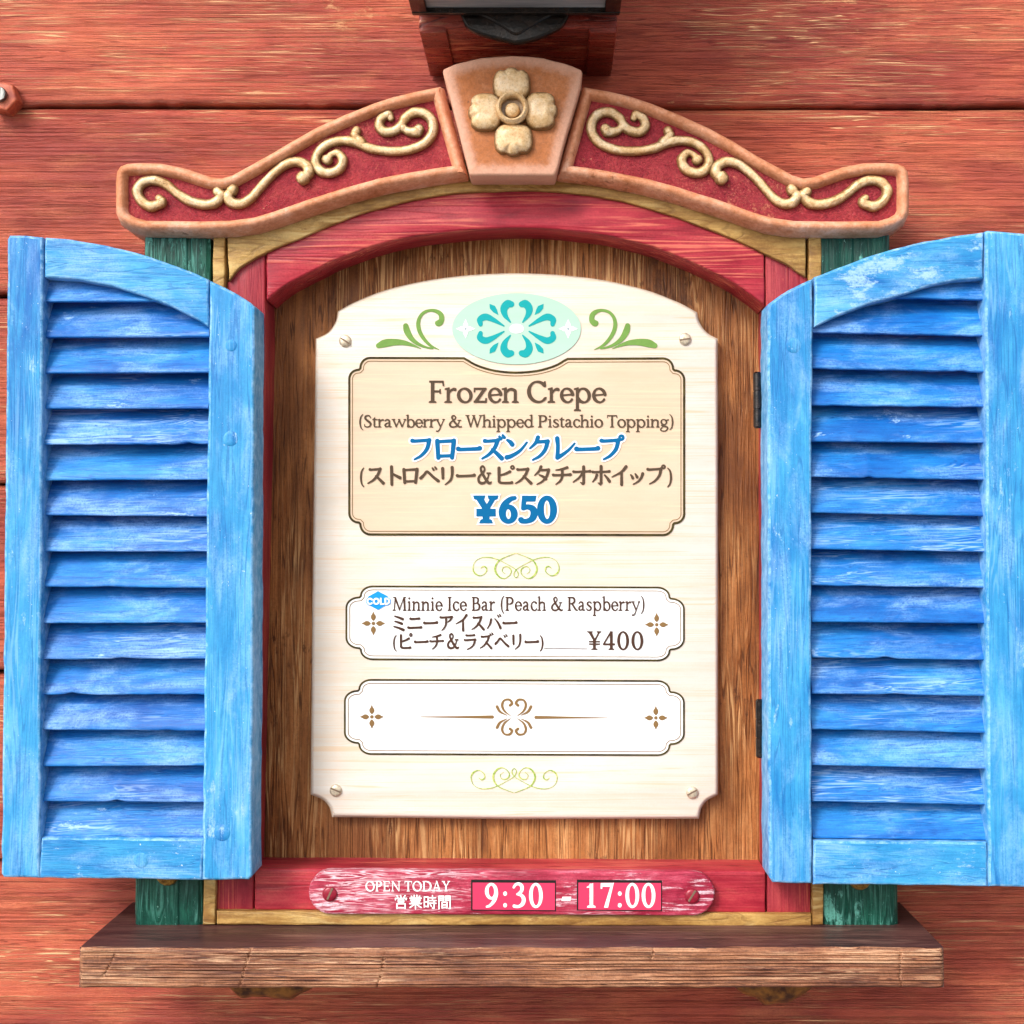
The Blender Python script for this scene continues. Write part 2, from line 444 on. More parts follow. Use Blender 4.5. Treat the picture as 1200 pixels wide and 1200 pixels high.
def slab(name, outline, df, db, mat, parent, bevel=2.0, step=7.0, wob=0.35, seed=1, rounds=3, rimw=0, attr=False, dfun=None):
    """A board with a given outline (photo pixels measured at its front face), real thickness and rounded, slightly uneven edges."""
    pl = densify(outline, step)
    if area(pl) < 0: pl = pl[::-1]
    n = len(pl)
    L = np.cumsum([0] + [np.linalg.norm(pl[(i + 1) % n] - pl[i]) for i in range(n)])[:-1]
    if wob:
        o1 = vnoise(L, 1 / 22.0, seed) + 0.5 * vnoise(L, 1 / 8.0, seed + 5)
        nr = inset(pl, 1.0)
        pl = [p + (q - p) * float(w_) * wob for p, q, w_ in zip(pl, nr, o1)]
    rings = []
    dfx = dfun or (lambda x: df)
    th = df - db
    bw = bevel * 0.001
    rings.append((pl, lambda x: dfx(x) - th, 1.0))
    for k in range(rounds + 1):
        a = math.pi / 2 * k / rounds
        rings.append((inset(pl, bevel * (1 - math.cos(a))) if k else pl, (lambda s_: (lambda x: dfx(x) - bw * (1 - s_)))(math.sin(a)), 1.0))
    if rimw:
        cc_ = sum(pl) / n
        last = rings[-1][0]
        for q_, at_ in ((0.35, 0.7), (0.7, 0.2), (1.0, 0.0)):
            rings.append(([p + (cc_ - p) * min(0.5, rimw * q_ / 62.0) for p in last], dfx, at_))
    V, Fc, A = [], [], []
    for r, dfn, at in rings:
        for p in r:
            q = W(p[0], p[1], dfx(p[0]))
            q.y = -dfn(p[0])
            V.append(q); A.append(at)
    for k in range(len(rings) - 1):
        for i in range(n):
            j = (i + 1) % n
            Fc.append((k * n + i, k * n + j, (k + 1) * n + j, (k + 1) * n + i))
    if attr:
        for p in rings[-1][0]:
            q = W(p[0], p[1], dfx(p[0])); q.y = -dfx(p[0])
            V.append(q); A.append(0.0)
    for base_, rg in ((len(rings) * n if attr else (len(rings) - 1) * n, rings[-1][0]), (0, rings[0][0])):
        for tri in tessellate_polygon([[Vector((float(p[0]), float(p[1]), 0)) for p in rg]]):
            Fc.append(tuple(base_ + q for q in tri))
    o = link(name, V, Fc, mat, parent, sharp=50)
    if attr or rimw:
        a = o.data.attributes.new('rim', 'FLOAT', 'POINT')
        if len(o.data.vertices) == len(A): a.data.foreach_set('value', A)
    return o

class RV(Vector):
    """a vertex that also carries how deep in the moulding's edge it sits"""
    def __new__(cls, v, r):
        o = super().__new__(cls, v); o.rim = r
        return o
    def __init__(self, v, r): pass
def tube(path, dbase, flat=1.0, seg=12):
    """verts, faces of a swept round moulding; path = (px, py, r_px); centre sunk in the ground behind"""
    P = cat(path, 6)
    V, Fc = [], []
    n = len(P)
    for i, p in enumerate(P):
        a = P[max(0, i - 1)]; b = P[min(n - 1, i + 1)]
        t = (b - a)[:2]; t = t / (np.linalg.norm(t) + 1e-9)
        nn = np.array([-t[1], t[0]])
        a2, b2 = P[max(0, i - 3)], P[min(n - 1, i + 3)]
        u1, u2 = (p - a2)[:2], (b2 - p)[:2]
        turn = abs(math.atan2(u1[0] * u2[1] - u1[1] * u2[0], float(u1 @ u2))) if 3 <= i < n - 3 else 0.75
        r = max(0.6, p[2]) * (0.82 + 0.26 * min(1.0, turn / 0.75))
        P[i][2] = r if i in (0, n - 1) else P[i][2]
        sc = r * (1 + 0.02 * math.sin(i * 0.9))
        for k in range(seg):
            th = 2 * math.pi * k / seg
            q = W(p[0] + nn[0] * sc * math.cos(th), p[1] + nn[1] * sc * math.cos(th), dbase)
            q.y -= ((0.62 * math.sin(th) + 0.38 * (1 - abs(math.cos(th)))) if th < math.pi else math.sin(th)) * sc * 0.00100 * flat + r * 0.0003
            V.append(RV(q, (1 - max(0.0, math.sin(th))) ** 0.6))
    for i in range(n - 1):
        for k in range(seg):
            k2 = (k + 1) % seg
            Fc.append((i * seg + k, i * seg + k2, (i + 1) * seg + k2, (i + 1) * seg + k))
    # rounded ends
    for e, i0 in ((0, 0), (1, n - 1)):
        p = P[i0]; a = P[1] if e == 0 else P[n - 2]
        t = (p - a)[:2]; t = t / (np.linalg.norm(t) + 1e-9)
        nn = np.array([-t[1], t[0]]); r = max(0.6, p[2])
        prev = [i0 * seg + k for k in range(seg)]
        for s_ in (0.5, 0.85):
            base = len(V)
            rr = r * math.sqrt(1 - s_ * s_)
            for k in range(seg):
                th = 2 * math.pi * k / seg
                q = W(p[0] + t[0] * r * s_ + (nn[0] * rr * math.cos(th)) * (1 if e else -1) * (1 if e else -1), p[1] + t[1] * r * s_ + nn[1] * rr * math.cos(th), dbase)
                q.y -= math.sin(th) * rr * 0.00095 * flat + r * 0.0003
                V.append(RV(q, 1 - max(0.0, math.sin(th)) * (1 - s_ * 0.6)))
            cur = [base + k for k in range(seg)]
            # orientation of nn flips at the start end: match by nearest
            if e == 0:
                cur = [base + ((seg // 2 - k) % seg) for k in range(seg)]
            for k in range(seg):
                k2 = (k + 1) % seg
                Fc.append((prev[k], prev[k2], cur[k2], cur[k]))
            prev = cur
        Fc.append(tuple(prev))
    return V, Fc

def dome(cx, cy, rx, ry, d, h, lobes=None, seg=40, rings=8, power=0.5, ang=0.0):
    V, Fc = [RV(W(cx, cy, d + h), 0)], []
    V[0].y = -(d + h)
    for k in range(1, rings + 1):
        s_ = k / rings
        for i in range(seg):
            th = 2 * math.pi * i / seg
            f = 1.0
            if lobes: f += lobes(th, s_)
            q = W(cx + rx * s_ * f * math.cos(th), cy + ry * s_ * f * math.sin(th), d)
            q.y = -(d + h * max(0.0, 1 - s_ ** 2.6) ** power) + (0.0 if k < rings else 0.004)
            V.append(RV(q, s_ ** 5))
    for i in range(seg):
        Fc.append((0, 1 + i, 1 + (i + 1) % seg))
    for k in range(rings - 1):
        for i in range(seg):
            a, b = 1 + k * seg + i, 1 + k * seg + (i + 1) % seg
            Fc.append((a, b, b + seg, a + seg))
    return V, Fc

def lathe_px(cx, cy, prof, seg=40):
    """prof = list of (radius_px, depth) outer to centre, facing the street"""
    V, Fc = [], []
    dm, dx = min(p[1] for p in prof), max(p[1] for p in prof)
    for r, d in prof:
        for i in range(seg):
            th = 2 * math.pi * i / seg
            q = W(cx + r * math.cos(th), cy + r * math.sin(th), prof[0][1])
            q.y = -d
            V.append(RV(q, max(0.0, 1 - 1.6 * (d - dm) / (dx - dm + 1e-6))))
    for k in range(len(prof) - 1):
        for i in range(seg):
            j = (i + 1) % seg
            Fc.append((k * seg + i, k * seg + j, (k + 1) * seg + j, (k + 1) * seg + i))
    Fc.append(tuple((len(prof) - 1) * seg + i for i in range(seg)))
    return V, Fc

def merge(parts):
    V, Fc = [], []
    for v, f in parts:
        b = len(V); V += v; Fc += [tuple(i + b for i in x) for x in f]
    return V, Fc

# ------------------------------------------------------------------ lettering: strokes -> distance field -> outline -> filled sheet
def catnp(pts, n=10):
    if len(pts) < 3:
        a, b = np.array(pts[0], float), np.array(pts[-1], float)
        return np.array([a + (b - a) * k / 24 for k in range(25)])
    return np.array(cat(pts, n))

def field(prims, X, Y):
    f = np.full(X.shape, -1e9)
    for kind, pts in prims:
        if kind == 'q':
            p = pts if area(pts) > 0 else pts[::-1]
            g = np.full(X.shape, 1e9)
            for i in range(len(p)):
                x0, y0 = p[i]; x1, y1 = p[(i + 1) % len(p)]
                l = math.hypot(x1 - x0, y1 - y0)
                g = np.minimum(g, ((x1 - x0) * (Y - y0) - (y1 - y0) * (X - x0)) / l)
            f = np.maximum(f, g)
        else:
            Q = catnp(pts) if kind == 's' else np.concatenate([catnp(pts[i:i + 2]) for i in range(len(pts) - 1)])
            for a, b in zip(Q[:-1], Q[1:]):      # capsule with varying radius
                dx, dy = b[0] - a[0], b[1] - a[1]
                L2 = dx * dx + dy * dy + 1e-9
                t = np.clip(((X - a[0]) * dx + (Y - a[1]) * dy) / L2, 0, 1)
                f = np.maximum(f, a[2] + (b[2] - a[2]) * t - np.hypot(X - a[0] - t * dx, Y - a[1] - t * dy))
    return f

def contours(prims, off, step):
    xs, ys = [], []
    for k, pts in prims:
        for p in pts:
            r = (p[2] if len(p) > 2 else 0) + off + 3 * step
            xs += [p[0] - r, p[0] + r]; ys += [p[1] - r, p[1] + r]
    x = np.arange(min(xs) + step * 0.137, max(xs) + step, step)
    y = np.arange(min(ys) + step * 0.211, max(ys) + step, step)
    X, Y = np.meshgrid(x, y)
    f = field(prims, X, Y) + off
    f[np.abs(f) < 1e-6] = 1e-6
    f[0, :] = f[-1, :] = -1; f[:, 0] = f[:, -1] = -1
    B = f > 0
    c = B[:-1, :-1].astype(int) + 2 * B[:-1, 1:] + 4 * B[1:, 1:] + 8 * B[1:, :-1]
    nxt = {}
    def ept(e):
        k, j, i = e
        if k == 0:
            t = f[j, i] / (f[j, i] - f[j, i + 1]); return (x[i] + t * step, y[j])
        t = f[j, i] / (f[j, i] - f[j + 1, i]); return (x[i], y[j] + t * step)
    tab = {1: [(3, 0)], 2: [(0, 1)], 3: [(3, 1)], 4: [(1, 2)], 5: [(3, 2), (1, 0)], 6: [(0, 2)], 7: [(3, 2)], 8: [(2, 3)], 9: [(2, 0)],
           10: [(0, 3), (2, 1)], 11: [(2, 1)], 12: [(1, 3)], 13: [(1, 0)], 14: [(0, 3)]}
    for j, i in zip(*np.nonzero((c > 0) & (c < 15))):
        es = [(0, j, i), (1, j, i + 1), (0, j + 1, i), (1, j, i)]
        for a, b in tab[c[j, i]]:
            nxt[es[a]] = es[b]
    loops = []
    while nxt:
        s0, e = nxt.popitem()
        lp = [s0]
        while e != s0 and e in nxt:
            lp.append(e); e = nxt.pop(e)
        pts = [ept(q) for q in lp]
        # thin out nearly collinear points
        out = []
        for q in range(len(pts)):
            a, b, d_ = pts[q - 1], pts[q], pts[(q + 1) % len(pts)]
            cr = abs((b[0] - a[0]) * (d_[1] - a[1]) - (b[1] - a[1]) * (d_[0] - a[0]))
            if cr > 0.03 * step * step or q % 4 == 0: out.append(b)
        if len(out) > 3: loops.append(out)
    return loops

def sheet(name, loops, d, mat, parent):
    """loops in photo pixels -> one filled flat print at distance d (a number or a function of px)"""
    groups = loops if isinstance(loops[0][0], list) else [loops]
    V, Fc = [], []
    for gi, gl in enumerate(groups):
        cu = bpy.data.curves.new('tmp', 'CURVE')
        cu.dimensions = '2D'
        cu.fill_mode = 'BOTH'
        for lp in gl:
            if len(lp) < 3: continue
            sp = cu.splines.new('POLY')
            sp.points.add(len(lp) - 1)
            co = []
            for x, y in lp: co += [x, -y, 0, 1]
            sp.points.foreach_set('co', co)
            sp.use_cyclic_u = True
        ob = bpy.data.objects.new('tmp', cu)
        me = ob.to_mesh()
        base = len(V)
        V += [W(v.co.x, -v.co.y, d + 0.00008 * (gi % 2)) for v in me.vertices]
        Fc += [tuple(base + q for q in p.vertices) for p in me.polygons]
        ob.to_mesh_clear()
        bpy.data.objects.remove(ob); bpy.data.curves.remove(cu)
    return link(name, V, Fc, mat, parent, sharp=0)

def art(name, prims, d, mat, parent, off=0.0, step=0.45):
    return sheet(name, contours(prims, off, step), d, mat, parent)

def RG(cx, cy, rx, ry, t, h, a0=0, a1=360, tilt=20):
    pts = []
    n = max(10, int((a1 - a0) / 12))
    for i in range(n + 1):
        th = math.radians(a0 + (a1 - a0) * i / n)
        r = h + (t - h) * abs(math.cos(th - math.radians(tilt))) ** 1.4
        pts.append((cx + (rx - r) * math.cos(th), cy + (ry - r) * math.sin(th), r))
    return ('l', pts) if False else ('s', pts)
def rect(x0, y0, x1, y1): return ('q', [(x0, y0), (x1, y0), (x1, y1), (x0, y1)])
def foot(x, y=0, w=105, up=1): return ('q', [(x - w, y), (x + w, y), (x + w * 0.92, y + 26 * up), (x + 40, y + 44 * up), (x - 40, y + 44 * up), (x - w * 0.92, y + 26 * up)])
def flag(x, y): return ('q', [(x - 105, y - 52), (x + 36, y - 60), (x + 36, y + 6), (x + 20, y + 6), (x - 105, y - 26)])
def st(x, y0, y1, w=38): return rect(x - w, y0, x + w, y1)
G = {}
def g(ch, adv, *pr): G[ch] = (adv, list(pr))
arch = lambda x0, x1: ('s', [(x0, 320, 14), (x0 + 70, 405, 24), (x0 + 160, 432, 34), (x1 - 12, 385, 38), (x1, 290, 38), (x1, 30, 38)])
g('o', 546, RG(273, 230, 245, 246, 46, 19))
g('c', 444, RG(255, 230, 228, 246, 46, 19, 48, 318), ('l', [(370, 385, 26), (385, 420, 26)]))
g('e', 479, RG(250, 230, 226, 246, 44, 18, 8, 322), ('l', [(60, 232, 15), (440, 262, 16)]))
g('a', 500, ('s', [(85, 370, 26), (135, 432, 24), (220, 446, 30), (300, 410, 38), (325, 330, 38), (325, 90, 38), (345, 34, 28), (400, 20, 20), (455, 40, 10)]),
  ('s', [(325, 272, 16), (210, 240, 22), (105, 185, 34), (80, 105, 40), (125, 40, 34), (200, 28, 24), (280, 75, 18), (325, 125, 14)]))
g('n', 582, st(118, 0, 440), flag(118, 476), arch(150, 440), foot(118), foot(440))
g('h', 582, st(118, 0, 700), flag(118, 732), arch(150, 440), foot(118), foot(440))
g('m', 883, st(118, 0, 440), flag(118, 476), arch(150, 430), arch(465, 745), foot(118), foot(430), foot(745))
g('r', 400, st(118, 0, 440), flag(118, 476), ('s', [(150, 320, 14), (215, 400, 22), (290, 432, 34), (340, 425, 40)]), foot(118, w=115))
g('i', 291, st(140, 0, 440), flag(140, 476), foot(140), ('l', [(136, 630, 48), (138, 630, 48)]))
g('p', 601, st(118, -250, 440), flag(118, 476), RG(315, 228, 235, 248, 46, 20, -148, 148), foot(118, -270))
g('b', 553, st(118, 10, 700), flag(118, 732), RG(300, 228, 225, 248, 46, 20, -152, 148), ('l', [(100, 20, 16), (160, 10, 16)]))
g('d', 611, st(455, 10, 700), flag(455, 732), RG(275, 228, 238, 248, 46, 20, 30, 332), ('q', [(455, 0), (590, 30), (590, 56), (455, 60)]))
g('g', 556, RG(235, 305, 190, 170, 40, 18), ('s', [(150, 165, 18), (105, 115, 22), (150, 68, 28), (330, 50, 34), (450, -15, 38), (440, -125, 32), (320, -215, 22), (170, -220, 22), (60, -165, 28), (70, -75, 22), (150, -5, 14)]),
  ('l', [(380, 420, 16), (505, 432, 26)]))
g('t', 340, st(140, 60, 530), ('q', [(70, 450), (178, 590), (178, 430)]), rect(35, 428, 300, 470), ('s', [(140, 90, 38), (165, 34, 28), (235, 18, 22), (310, 50, 10)]))
g('s', 424, ('s', [(345, 370, 20), (310, 430, 20), (215, 448, 24), (115, 405, 32), (105, 325, 36), (210, 245, 42), (320, 170, 42), (335, 90, 34), (260, 24, 24), (150, 20, 20), (70, 60, 20), (55, 120, 14)]))
g('w', 834, ('l', [(85, 440, 36), (250, 40, 34)]), ('l', [(250, 20, 16), (425, 440, 16)]), ('l', [(415, 440, 36), (590, 40, 34)]), ('l', [(590, 20, 16), (760, 440, 16)]), foot(85, 470, 95, -1), foot(415, 470, 60, -1), foot(755, 470, 75, -1))
g('y', 556, ('l', [(85, 440, 36), (280, 50, 34)]), ('s', [(480, 440, 16), (320, 80, 18), (220, -150, 22), (130, -235, 26), (60, -230, 34)]), foot(85, 470, 95, -1), foot(475, 470, 75, -1))
g('z', 500, rect(45, 424, 440, 470), ('q', [(345, 440), (440, 440), (150, 30), (55, 30)]), rect(45, 0, 450, 46), ('q', [(45, 470), (75, 470), (70, 340), (45, 340)]), ('q', [(420, 130), (455, 130), (450, 0), (420, 0)]))
g('F', 556, st(150, 0, 700, 44), rect(50, 658, 500, 700), rect(160, 340, 400, 382), foot(150, w=115), ('q', [(470, 700), (505, 700), (515, 545), (490, 545)]), ('q', [(385, 430), (408, 430), (408, 290), (385, 290)]))
g('C', 709, RG(375, 345, 345, 358, 54, 22, 45, 318), ('q', [(585, 680), (620, 680), (625, 510), (600, 510)]), ('l', [(600, 105, 16), (640, 160, 12)]))
g('S', 525, ('s', [(410, 560, 16), (380, 650, 22), (260, 688, 26), (130, 630, 40), (115, 510, 46), (235, 390, 52), (370, 290, 54), (425, 180, 48), (360, 55, 30), (230, 14, 24), (100, 50, 22), (62, 170, 14)]))
g('T', 613, st(306, 0, 700, 44), rect(30, 656, 585, 700), foot(306, w=115), ('q', [(30, 700), (62, 700), (40, 545), (18, 545)]), ('q', [(552, 700), (585, 700), (600, 545), (576, 545)]))
g('W', 1000, ('l', [(120, 660, 44), (310, 50, 40)]), ('l', [(310, 20, 18), (500, 660, 18)]), ('l', [(490, 660, 44), (690, 50, 40)]), ('l', [(690, 20, 18), (900, 660, 18)]), foot(115, 700, 110, -1), foot(485, 700, 90, -1), foot(895, 700, 95, -1))
g('P', 604, st(140, 0, 700, 44), ('s', [(120, 672, 22), (300, 676, 26), (440, 630, 42), (490, 520, 50), (450, 400, 44), (320, 336, 24), (210, 345, 16)]), foot(140, w=115), ('q', [(35, 700), (180, 700), (180, 660), (35, 672)]))
g('M', 946, ('l', [(190, 670, 20), (135, 20, 20)]), ('q', [(130, 700), (230, 700), (500, 70), (450, 20)]), ('l', [(465, 30, 18), (760, 690, 18)]), ('l', [(775, 655, 46), (810, 40, 46)]), foot(130, w=95), foot(810, w=110), ('q', [(60, 700), (200, 700), (200, 666), (60, 676)]), ('q', [(750, 700), (890, 700), (890, 676), (750, 666)]))
g('I', 337, st(168, 0, 700, 44), foot(168, w=115), foot(168, 700, 115, -1))
g('B', 611, st(140, 0, 700, 44), ('s', [(120, 674, 20), (310, 674, 24), (430, 610, 40), (440, 500, 42), (370, 400, 26), (220, 372, 16)]), ('s', [(220, 374, 16), (400, 372, 28), (510, 290, 46), (520, 180, 50), (460, 60, 34), (300, 22, 22), (120, 22, 20)]), ('q', [(35, 700), (180, 700), (180, 660), (35, 672)]), ('q', [(35, 0), (180, 0), (180, 44), (35, 28)]))
g('R', 668, st(140, 0, 700, 44), ('s', [(120, 672, 22), (300, 676, 26), (430, 630, 42), (470, 530, 48), (430, 420, 40), (300, 358, 20), (200, 360, 14)]), ('s', [(300, 360, 34), (430, 200, 44), (560, 50, 40), (660, 20, 18)]), foot(140, w=115), ('q', [(35, 700), (180, 700), (180, 660), (35, 672)]))
g('O', 786, RG(393, 345, 365, 358, 56, 24))
g('E', 611, st(140, 0, 700, 44), rect(40, 658, 520, 700), rect(150, 335, 430, 377), rect(40, 0, 540, 42), ('q', [(490, 700), (525, 700), (535, 555), (512, 555)]), ('q', [(415, 425), (440, 425), (440, 285), (415, 285)]), ('q', [(520, 150), (548, 150), (552, 0), (515, 0)]))
g('N', 831, ('l', [(160, 660, 20), (160, 20, 20)]), ('q', [(90, 700), (200, 700), (700, 30), (660, 0)]), ('l', [(680, 20, 20), (680, 680, 20)]), foot(160, w=95), foot(680, 700, 100, -1))
g('D', 774, st(140, 0, 700, 44), ('s', [(120, 674, 22), (330, 674, 28), (560, 600, 46), (680, 420, 56), (660, 230, 54), (520, 70, 40), (330, 22, 26), (120, 22, 20)]), ('q', [(35, 700), (180, 700), (180, 660), (35, 672)]), ('q', [(35, 0), (180, 0), (180, 44), (35, 28)]))
g('A', 778, ('l', [(120, 20, 18), (375, 680, 18)]), ('q', [(330, 715), (405, 715), (670, 20), (565, 20)]), rect(220, 225, 530, 265), foot(125, w=100), foot(630, w=120))
g('Y', 667, ('q', [(60, 690), (170, 690), (375, 330), (300, 330)]), ('l', [(560, 670, 18), (350, 340, 22)]), st(335, 0, 360, 44), foot(335, w=115), foot(115, 700, 110, -1), foot(560, 700, 95, -1))
g('0', 500, RG(250, 345, 222, 358, 48, 22, tilt=5))
g('6', 500, ('s', [(420, 680, 14), (300, 640, 28), (160, 500, 44), (95, 330, 50), (90, 220, 46)]), RG(255, 220, 205, 232, 48, 22, tilt=5))
g('9', 500, ('s', [(80, 10, 14), (200, 50, 28), (340, 190, 44), (405, 360, 50), (410, 470, 46)]), RG(245, 470, 205, 232, 48, 22, tilt=5))
g('5', 500, ('q', [(140, 700), (430, 700), (415, 620), (140, 620)]), ('l', [(155, 680, 20), (130, 390, 18)]), ('s', [(130, 385, 18), (250, 425, 28), (380, 370, 46), (420, 235, 54), (360, 85, 42), (220, 20, 26), (100, 25, 30), (70, 60, 34)]))
g('3', 500, ('s', [(80, 590, 26), (150, 672, 26), (270, 685, 32), (360, 610, 46), (345, 480, 40), (220, 385, 18)]), ('s', [(200, 385, 18), (340, 350, 36), (425, 235, 52), (380, 90, 46), (240, 16, 28), (90, 30, 34)]))
g('1', 500, st(265, 0, 680, 46), ('q', [(120, 590), (311, 690), (311, 610), (225, 600), (120, 560)]), foot(265, w=130))
g('7', 500, ('q', [(55, 700), (460, 700), (440, 620), (70, 620)]), ('q', [(395, 660), (460, 700), (270, 0), (160, 0)]), ('q', [(45, 700), (80, 700), (70, 560), (40, 560)]))
g('4', 500, ('l', [(330, 680, 22), (50, 215, 20)]), rect(35, 180, 480, 232), st(345, 0, 700, 44), foot(345, w=105))
g('\u00a5', 520, ('q', [(30, 690), (140, 690), (300, 350), (230, 350)]), ('l', [(445, 670, 20), (275, 350, 22)]), st(262, 0, 370, 44), rect(60, 290, 465, 325), rect(60, 195, 465, 230), foot(262, w=115), foot(90, 700, 100, -1), foot(440, 700, 85, -1))
g(':', 250, ('l', [(125, 400, 50), (126, 400, 50)]), ('l', [(125, 55, 50), (126, 55, 50)]))
g('(', 333, ('s', [(285, 750, 10), (165, 600, 26), (120, 300, 38), (165, 0, 26), (285, -160, 10)]))
g(')', 333, ('s', [(48, 750, 10), (168, 600, 26), (213, 300, 38), (168, 0, 26), (48, -160, 10)]))
g('&', 778, ('s', [(640, 410, 20), (570, 210, 20), (440, 60, 26), (270, 12, 34), (115, 60, 42), (75, 190, 44), (150, 310, 32), (290, 410, 26), (395, 520, 26), (390, 630, 26), (300, 690, 22), (210, 635, 32), (205, 540, 40), (300, 380, 46), (440, 200, 50), (590, 50, 46), (700, 15, 28), (765, 60, 12)]), rect(530, 392, 730, 424))
g(' ', 250)
# kana and kanji on a 1000 x 1000 body
dots = lambda x, y: [('s', [(x, y, 20), (x + 60, y - 85, 36)]), ('s', [(x + 130, y + 50, 20), (x + 190, y - 35, 36)])]
ringo = lambda x, y: [('s', [(x + 75 * math.cos(a * math.pi / 6), y + 75 * math.sin(a * math.pi / 6), 22) for a in range(13)])]
su = [('s', [(190, 760, 50), (300, 750, 36), (640, 780, 38), (700, 790, 54)]), ('s', [(700, 790, 52), (570, 480, 46), (350, 230, 34), (90, 70, 12)]), ('s', [(480, 430, 26), (650, 280, 46), (850, 80, 62)])]
fu = [('s', [(130, 770, 52), (240, 755, 38), (700, 785, 38), (790, 790, 56)]), ('s', [(790, 790, 54), (700, 450, 46), (480, 190, 32), (220, 40, 10)])]
ku = [('s', [(420, 900, 52), (330, 690, 40), (110, 470, 10)]), ('l', [(370, 720, 34), (800, 745, 44)]), ('s', [(800, 745, 56), (700, 420, 46), (490, 170, 32), (220, 20, 10)])]
K = {
 '\u30d5': fu,
 '\u30ed': [('l', [(180, 760, 58), (220, 100, 50)]), ('l', [(180, 730, 34), (820, 765, 40)]), ('l', [(830, 770, 60), (760, 110, 50)]), ('l', [(220, 165, 34), (780, 185, 34)])],
 '\u30fc': [('s', [(80, 450, 64), (180, 430, 44), (780, 450, 44), (920, 475, 62)])],
 '\u30ba': su + dots(760, 930),
 '\u30f3': [('s', [(150, 790, 22), (260, 720, 50), (340, 620, 60)]), ('s', [(130, 120, 62), (320, 180, 50), (640, 380, 32), (910, 700, 10)])],
 '\u30af': ku,
 '\u30ec': [('s', [(250, 860, 58), (275, 500, 46), (255, 110, 54)]), ('s', [(255, 110, 56), (450, 220, 40), (720, 430, 26), (930, 660, 10)])],
 '\u30d7': fu + ringo(910, 890),
 '\u30b9': su,
 '\u30c8': [('l', [(350, 890, 58), (365, 10, 50)]), ('s', [(365, 570, 24), (560, 455, 46), (770, 350, 62)])],
 '\u30d9': [('s', [(60, 330, 56), (230, 500, 44), (350, 640, 46), (460, 600, 46), (700, 370, 50), (930, 190, 60)])] + dots(640, 830),
 '\u30ea': [('l', [(260, 810, 58), (275, 320, 46)]), ('s', [(730, 860, 58), (730, 500, 46), (640, 220, 36), (390, 10, 10)])],
 '\u30d4': [('l', [(220, 830, 58), (220, 160, 48)]), ('s', [(760, 650, 50), (500, 530, 36), (220, 460, 26)]), ('s', [(220, 160, 48), (330, 95, 42), (740, 90, 42), (860, 110, 56)])] + ringo(890, 860),
 '\u30bf': ku + [('s', [(340, 490, 22), (510, 410, 44), (660, 290, 54)])],
 '\u30c1': [('s', [(770, 860, 48), (520, 780, 34), (210, 730, 12)]), ('s', [(70, 490, 50), (200, 475, 38), (800, 500, 38), (930, 510, 52)]), ('s', [(520, 770, 46), (520, 430, 46), (430, 200, 34), (210, 20, 10)])],
 '\u30aa': [('s', [(90, 650, 50), (220, 640, 36), (800, 665, 36), (910, 675, 52)]), ('s', [(590, 890, 58), (590, 300, 46), (585, 90, 48), (540, 50, 36), (440, 110, 10)]), ('s', [(570, 640, 40), (370, 360, 32), (70, 130, 10)])],
 '\u30db': [('s', [(90, 640, 48), (200, 630, 34), (800, 655, 36), (910, 665, 52)]), ('s', [(500, 910, 58), (500, 300, 46), (495, 80, 48), (450, 35, 36), (360, 90, 10)]), ('s', [(290, 490, 48), (220, 310, 36), (80, 140, 10)]), ('s', [(680, 480, 22), (810, 330, 46), (910, 180, 60)])],
 '\u30a4': [('s', [(770, 900, 56), (530, 630, 40), (70, 390, 10)]), ('l', [(545, 610, 42), (545, 10, 54)])],
 '\u30c3': [('s', [(220, 490, 18), (280, 410, 42), (315, 330, 50)]), ('s', [(440, 540, 18), (500, 450, 42), (530, 380, 50)]), ('s', [(810, 550, 54), (720, 320, 40), (560, 150, 26), (340, 20, 8)])],
 '\u30df': [('s', [(220, 840, 22), (500, 760, 44), (760, 670, 58)]), ('s', [(230, 540, 22), (460, 480, 44), (700, 400, 56)]), ('s', [(170, 240, 22), (480, 160, 44), (800, 40, 62)])],
 '\u30cb': [('s', [(210, 690, 56), (300, 675, 42), (690, 695, 42), (790, 700, 56)]), ('s', [(80, 180, 60), (200, 165, 44), (800, 185, 44), (920, 195, 62)])],
 '\u30a2': [('s', [(100, 780, 50), (220, 765, 38), (750, 790, 40), (860, 800, 54)]), ('s', [(860, 800, 52), (750, 620, 36), (590, 500, 10)]), ('s', [(480, 660, 50), (460, 380, 40), (360, 170, 30), (190, 20, 8)])],
 '\u30d0': [('s', [(300, 650, 54), (230, 390, 40), (50, 120, 10)]), ('s', [(550, 690, 20), (760, 450, 46), (920, 160, 62)])] + dots(730, 890),
 '\u30e9': [('s', [(220, 840, 50), (320, 825, 38), (700, 840, 38), (770, 850, 50)]), ('s', [(110, 560, 50), (220, 550, 36), (750, 580, 40), (830, 590, 56)]), ('s', [(830, 590, 54), (730, 300, 44), (550, 120, 32), (280, 0, 10)])],
}
L_ = lambda *p: ('l', [(a, b, 34) for a, b in p])
K['\u55b6'] = [L_((200, 920), (260, 810)), L_((470, 940), (500, 820)), L_((800, 930), (700, 800)), L_((90, 620), (90, 730), (910, 730), (870, 630)), L_((300, 470), (300, 620), (700, 620), (700, 470), (300, 470)), L_((500, 470), (470, 350)), L_((200, -10), (200, 340), (800, 340), (800, -10)), L_((200, 50), (800, 50))]
K['\u696d'] = [L_((400, 950), (400, 760)), L_((600, 950), (600, 760)), L_((190, 890), (260, 790)), L_((810, 890), (740, 790)), L_((80, 745), (920, 745)), L_((330, 700), (365, 640)), L_((670, 700), (635, 640)), L_((140, 605), (860, 605)), L_((190, 475), (810, 475)), L_((80, 345), (920, 345)), L_((500, 605), (500, -40)), L_((470, 330), (90, 70)), L_((530, 330), (910, 70))]
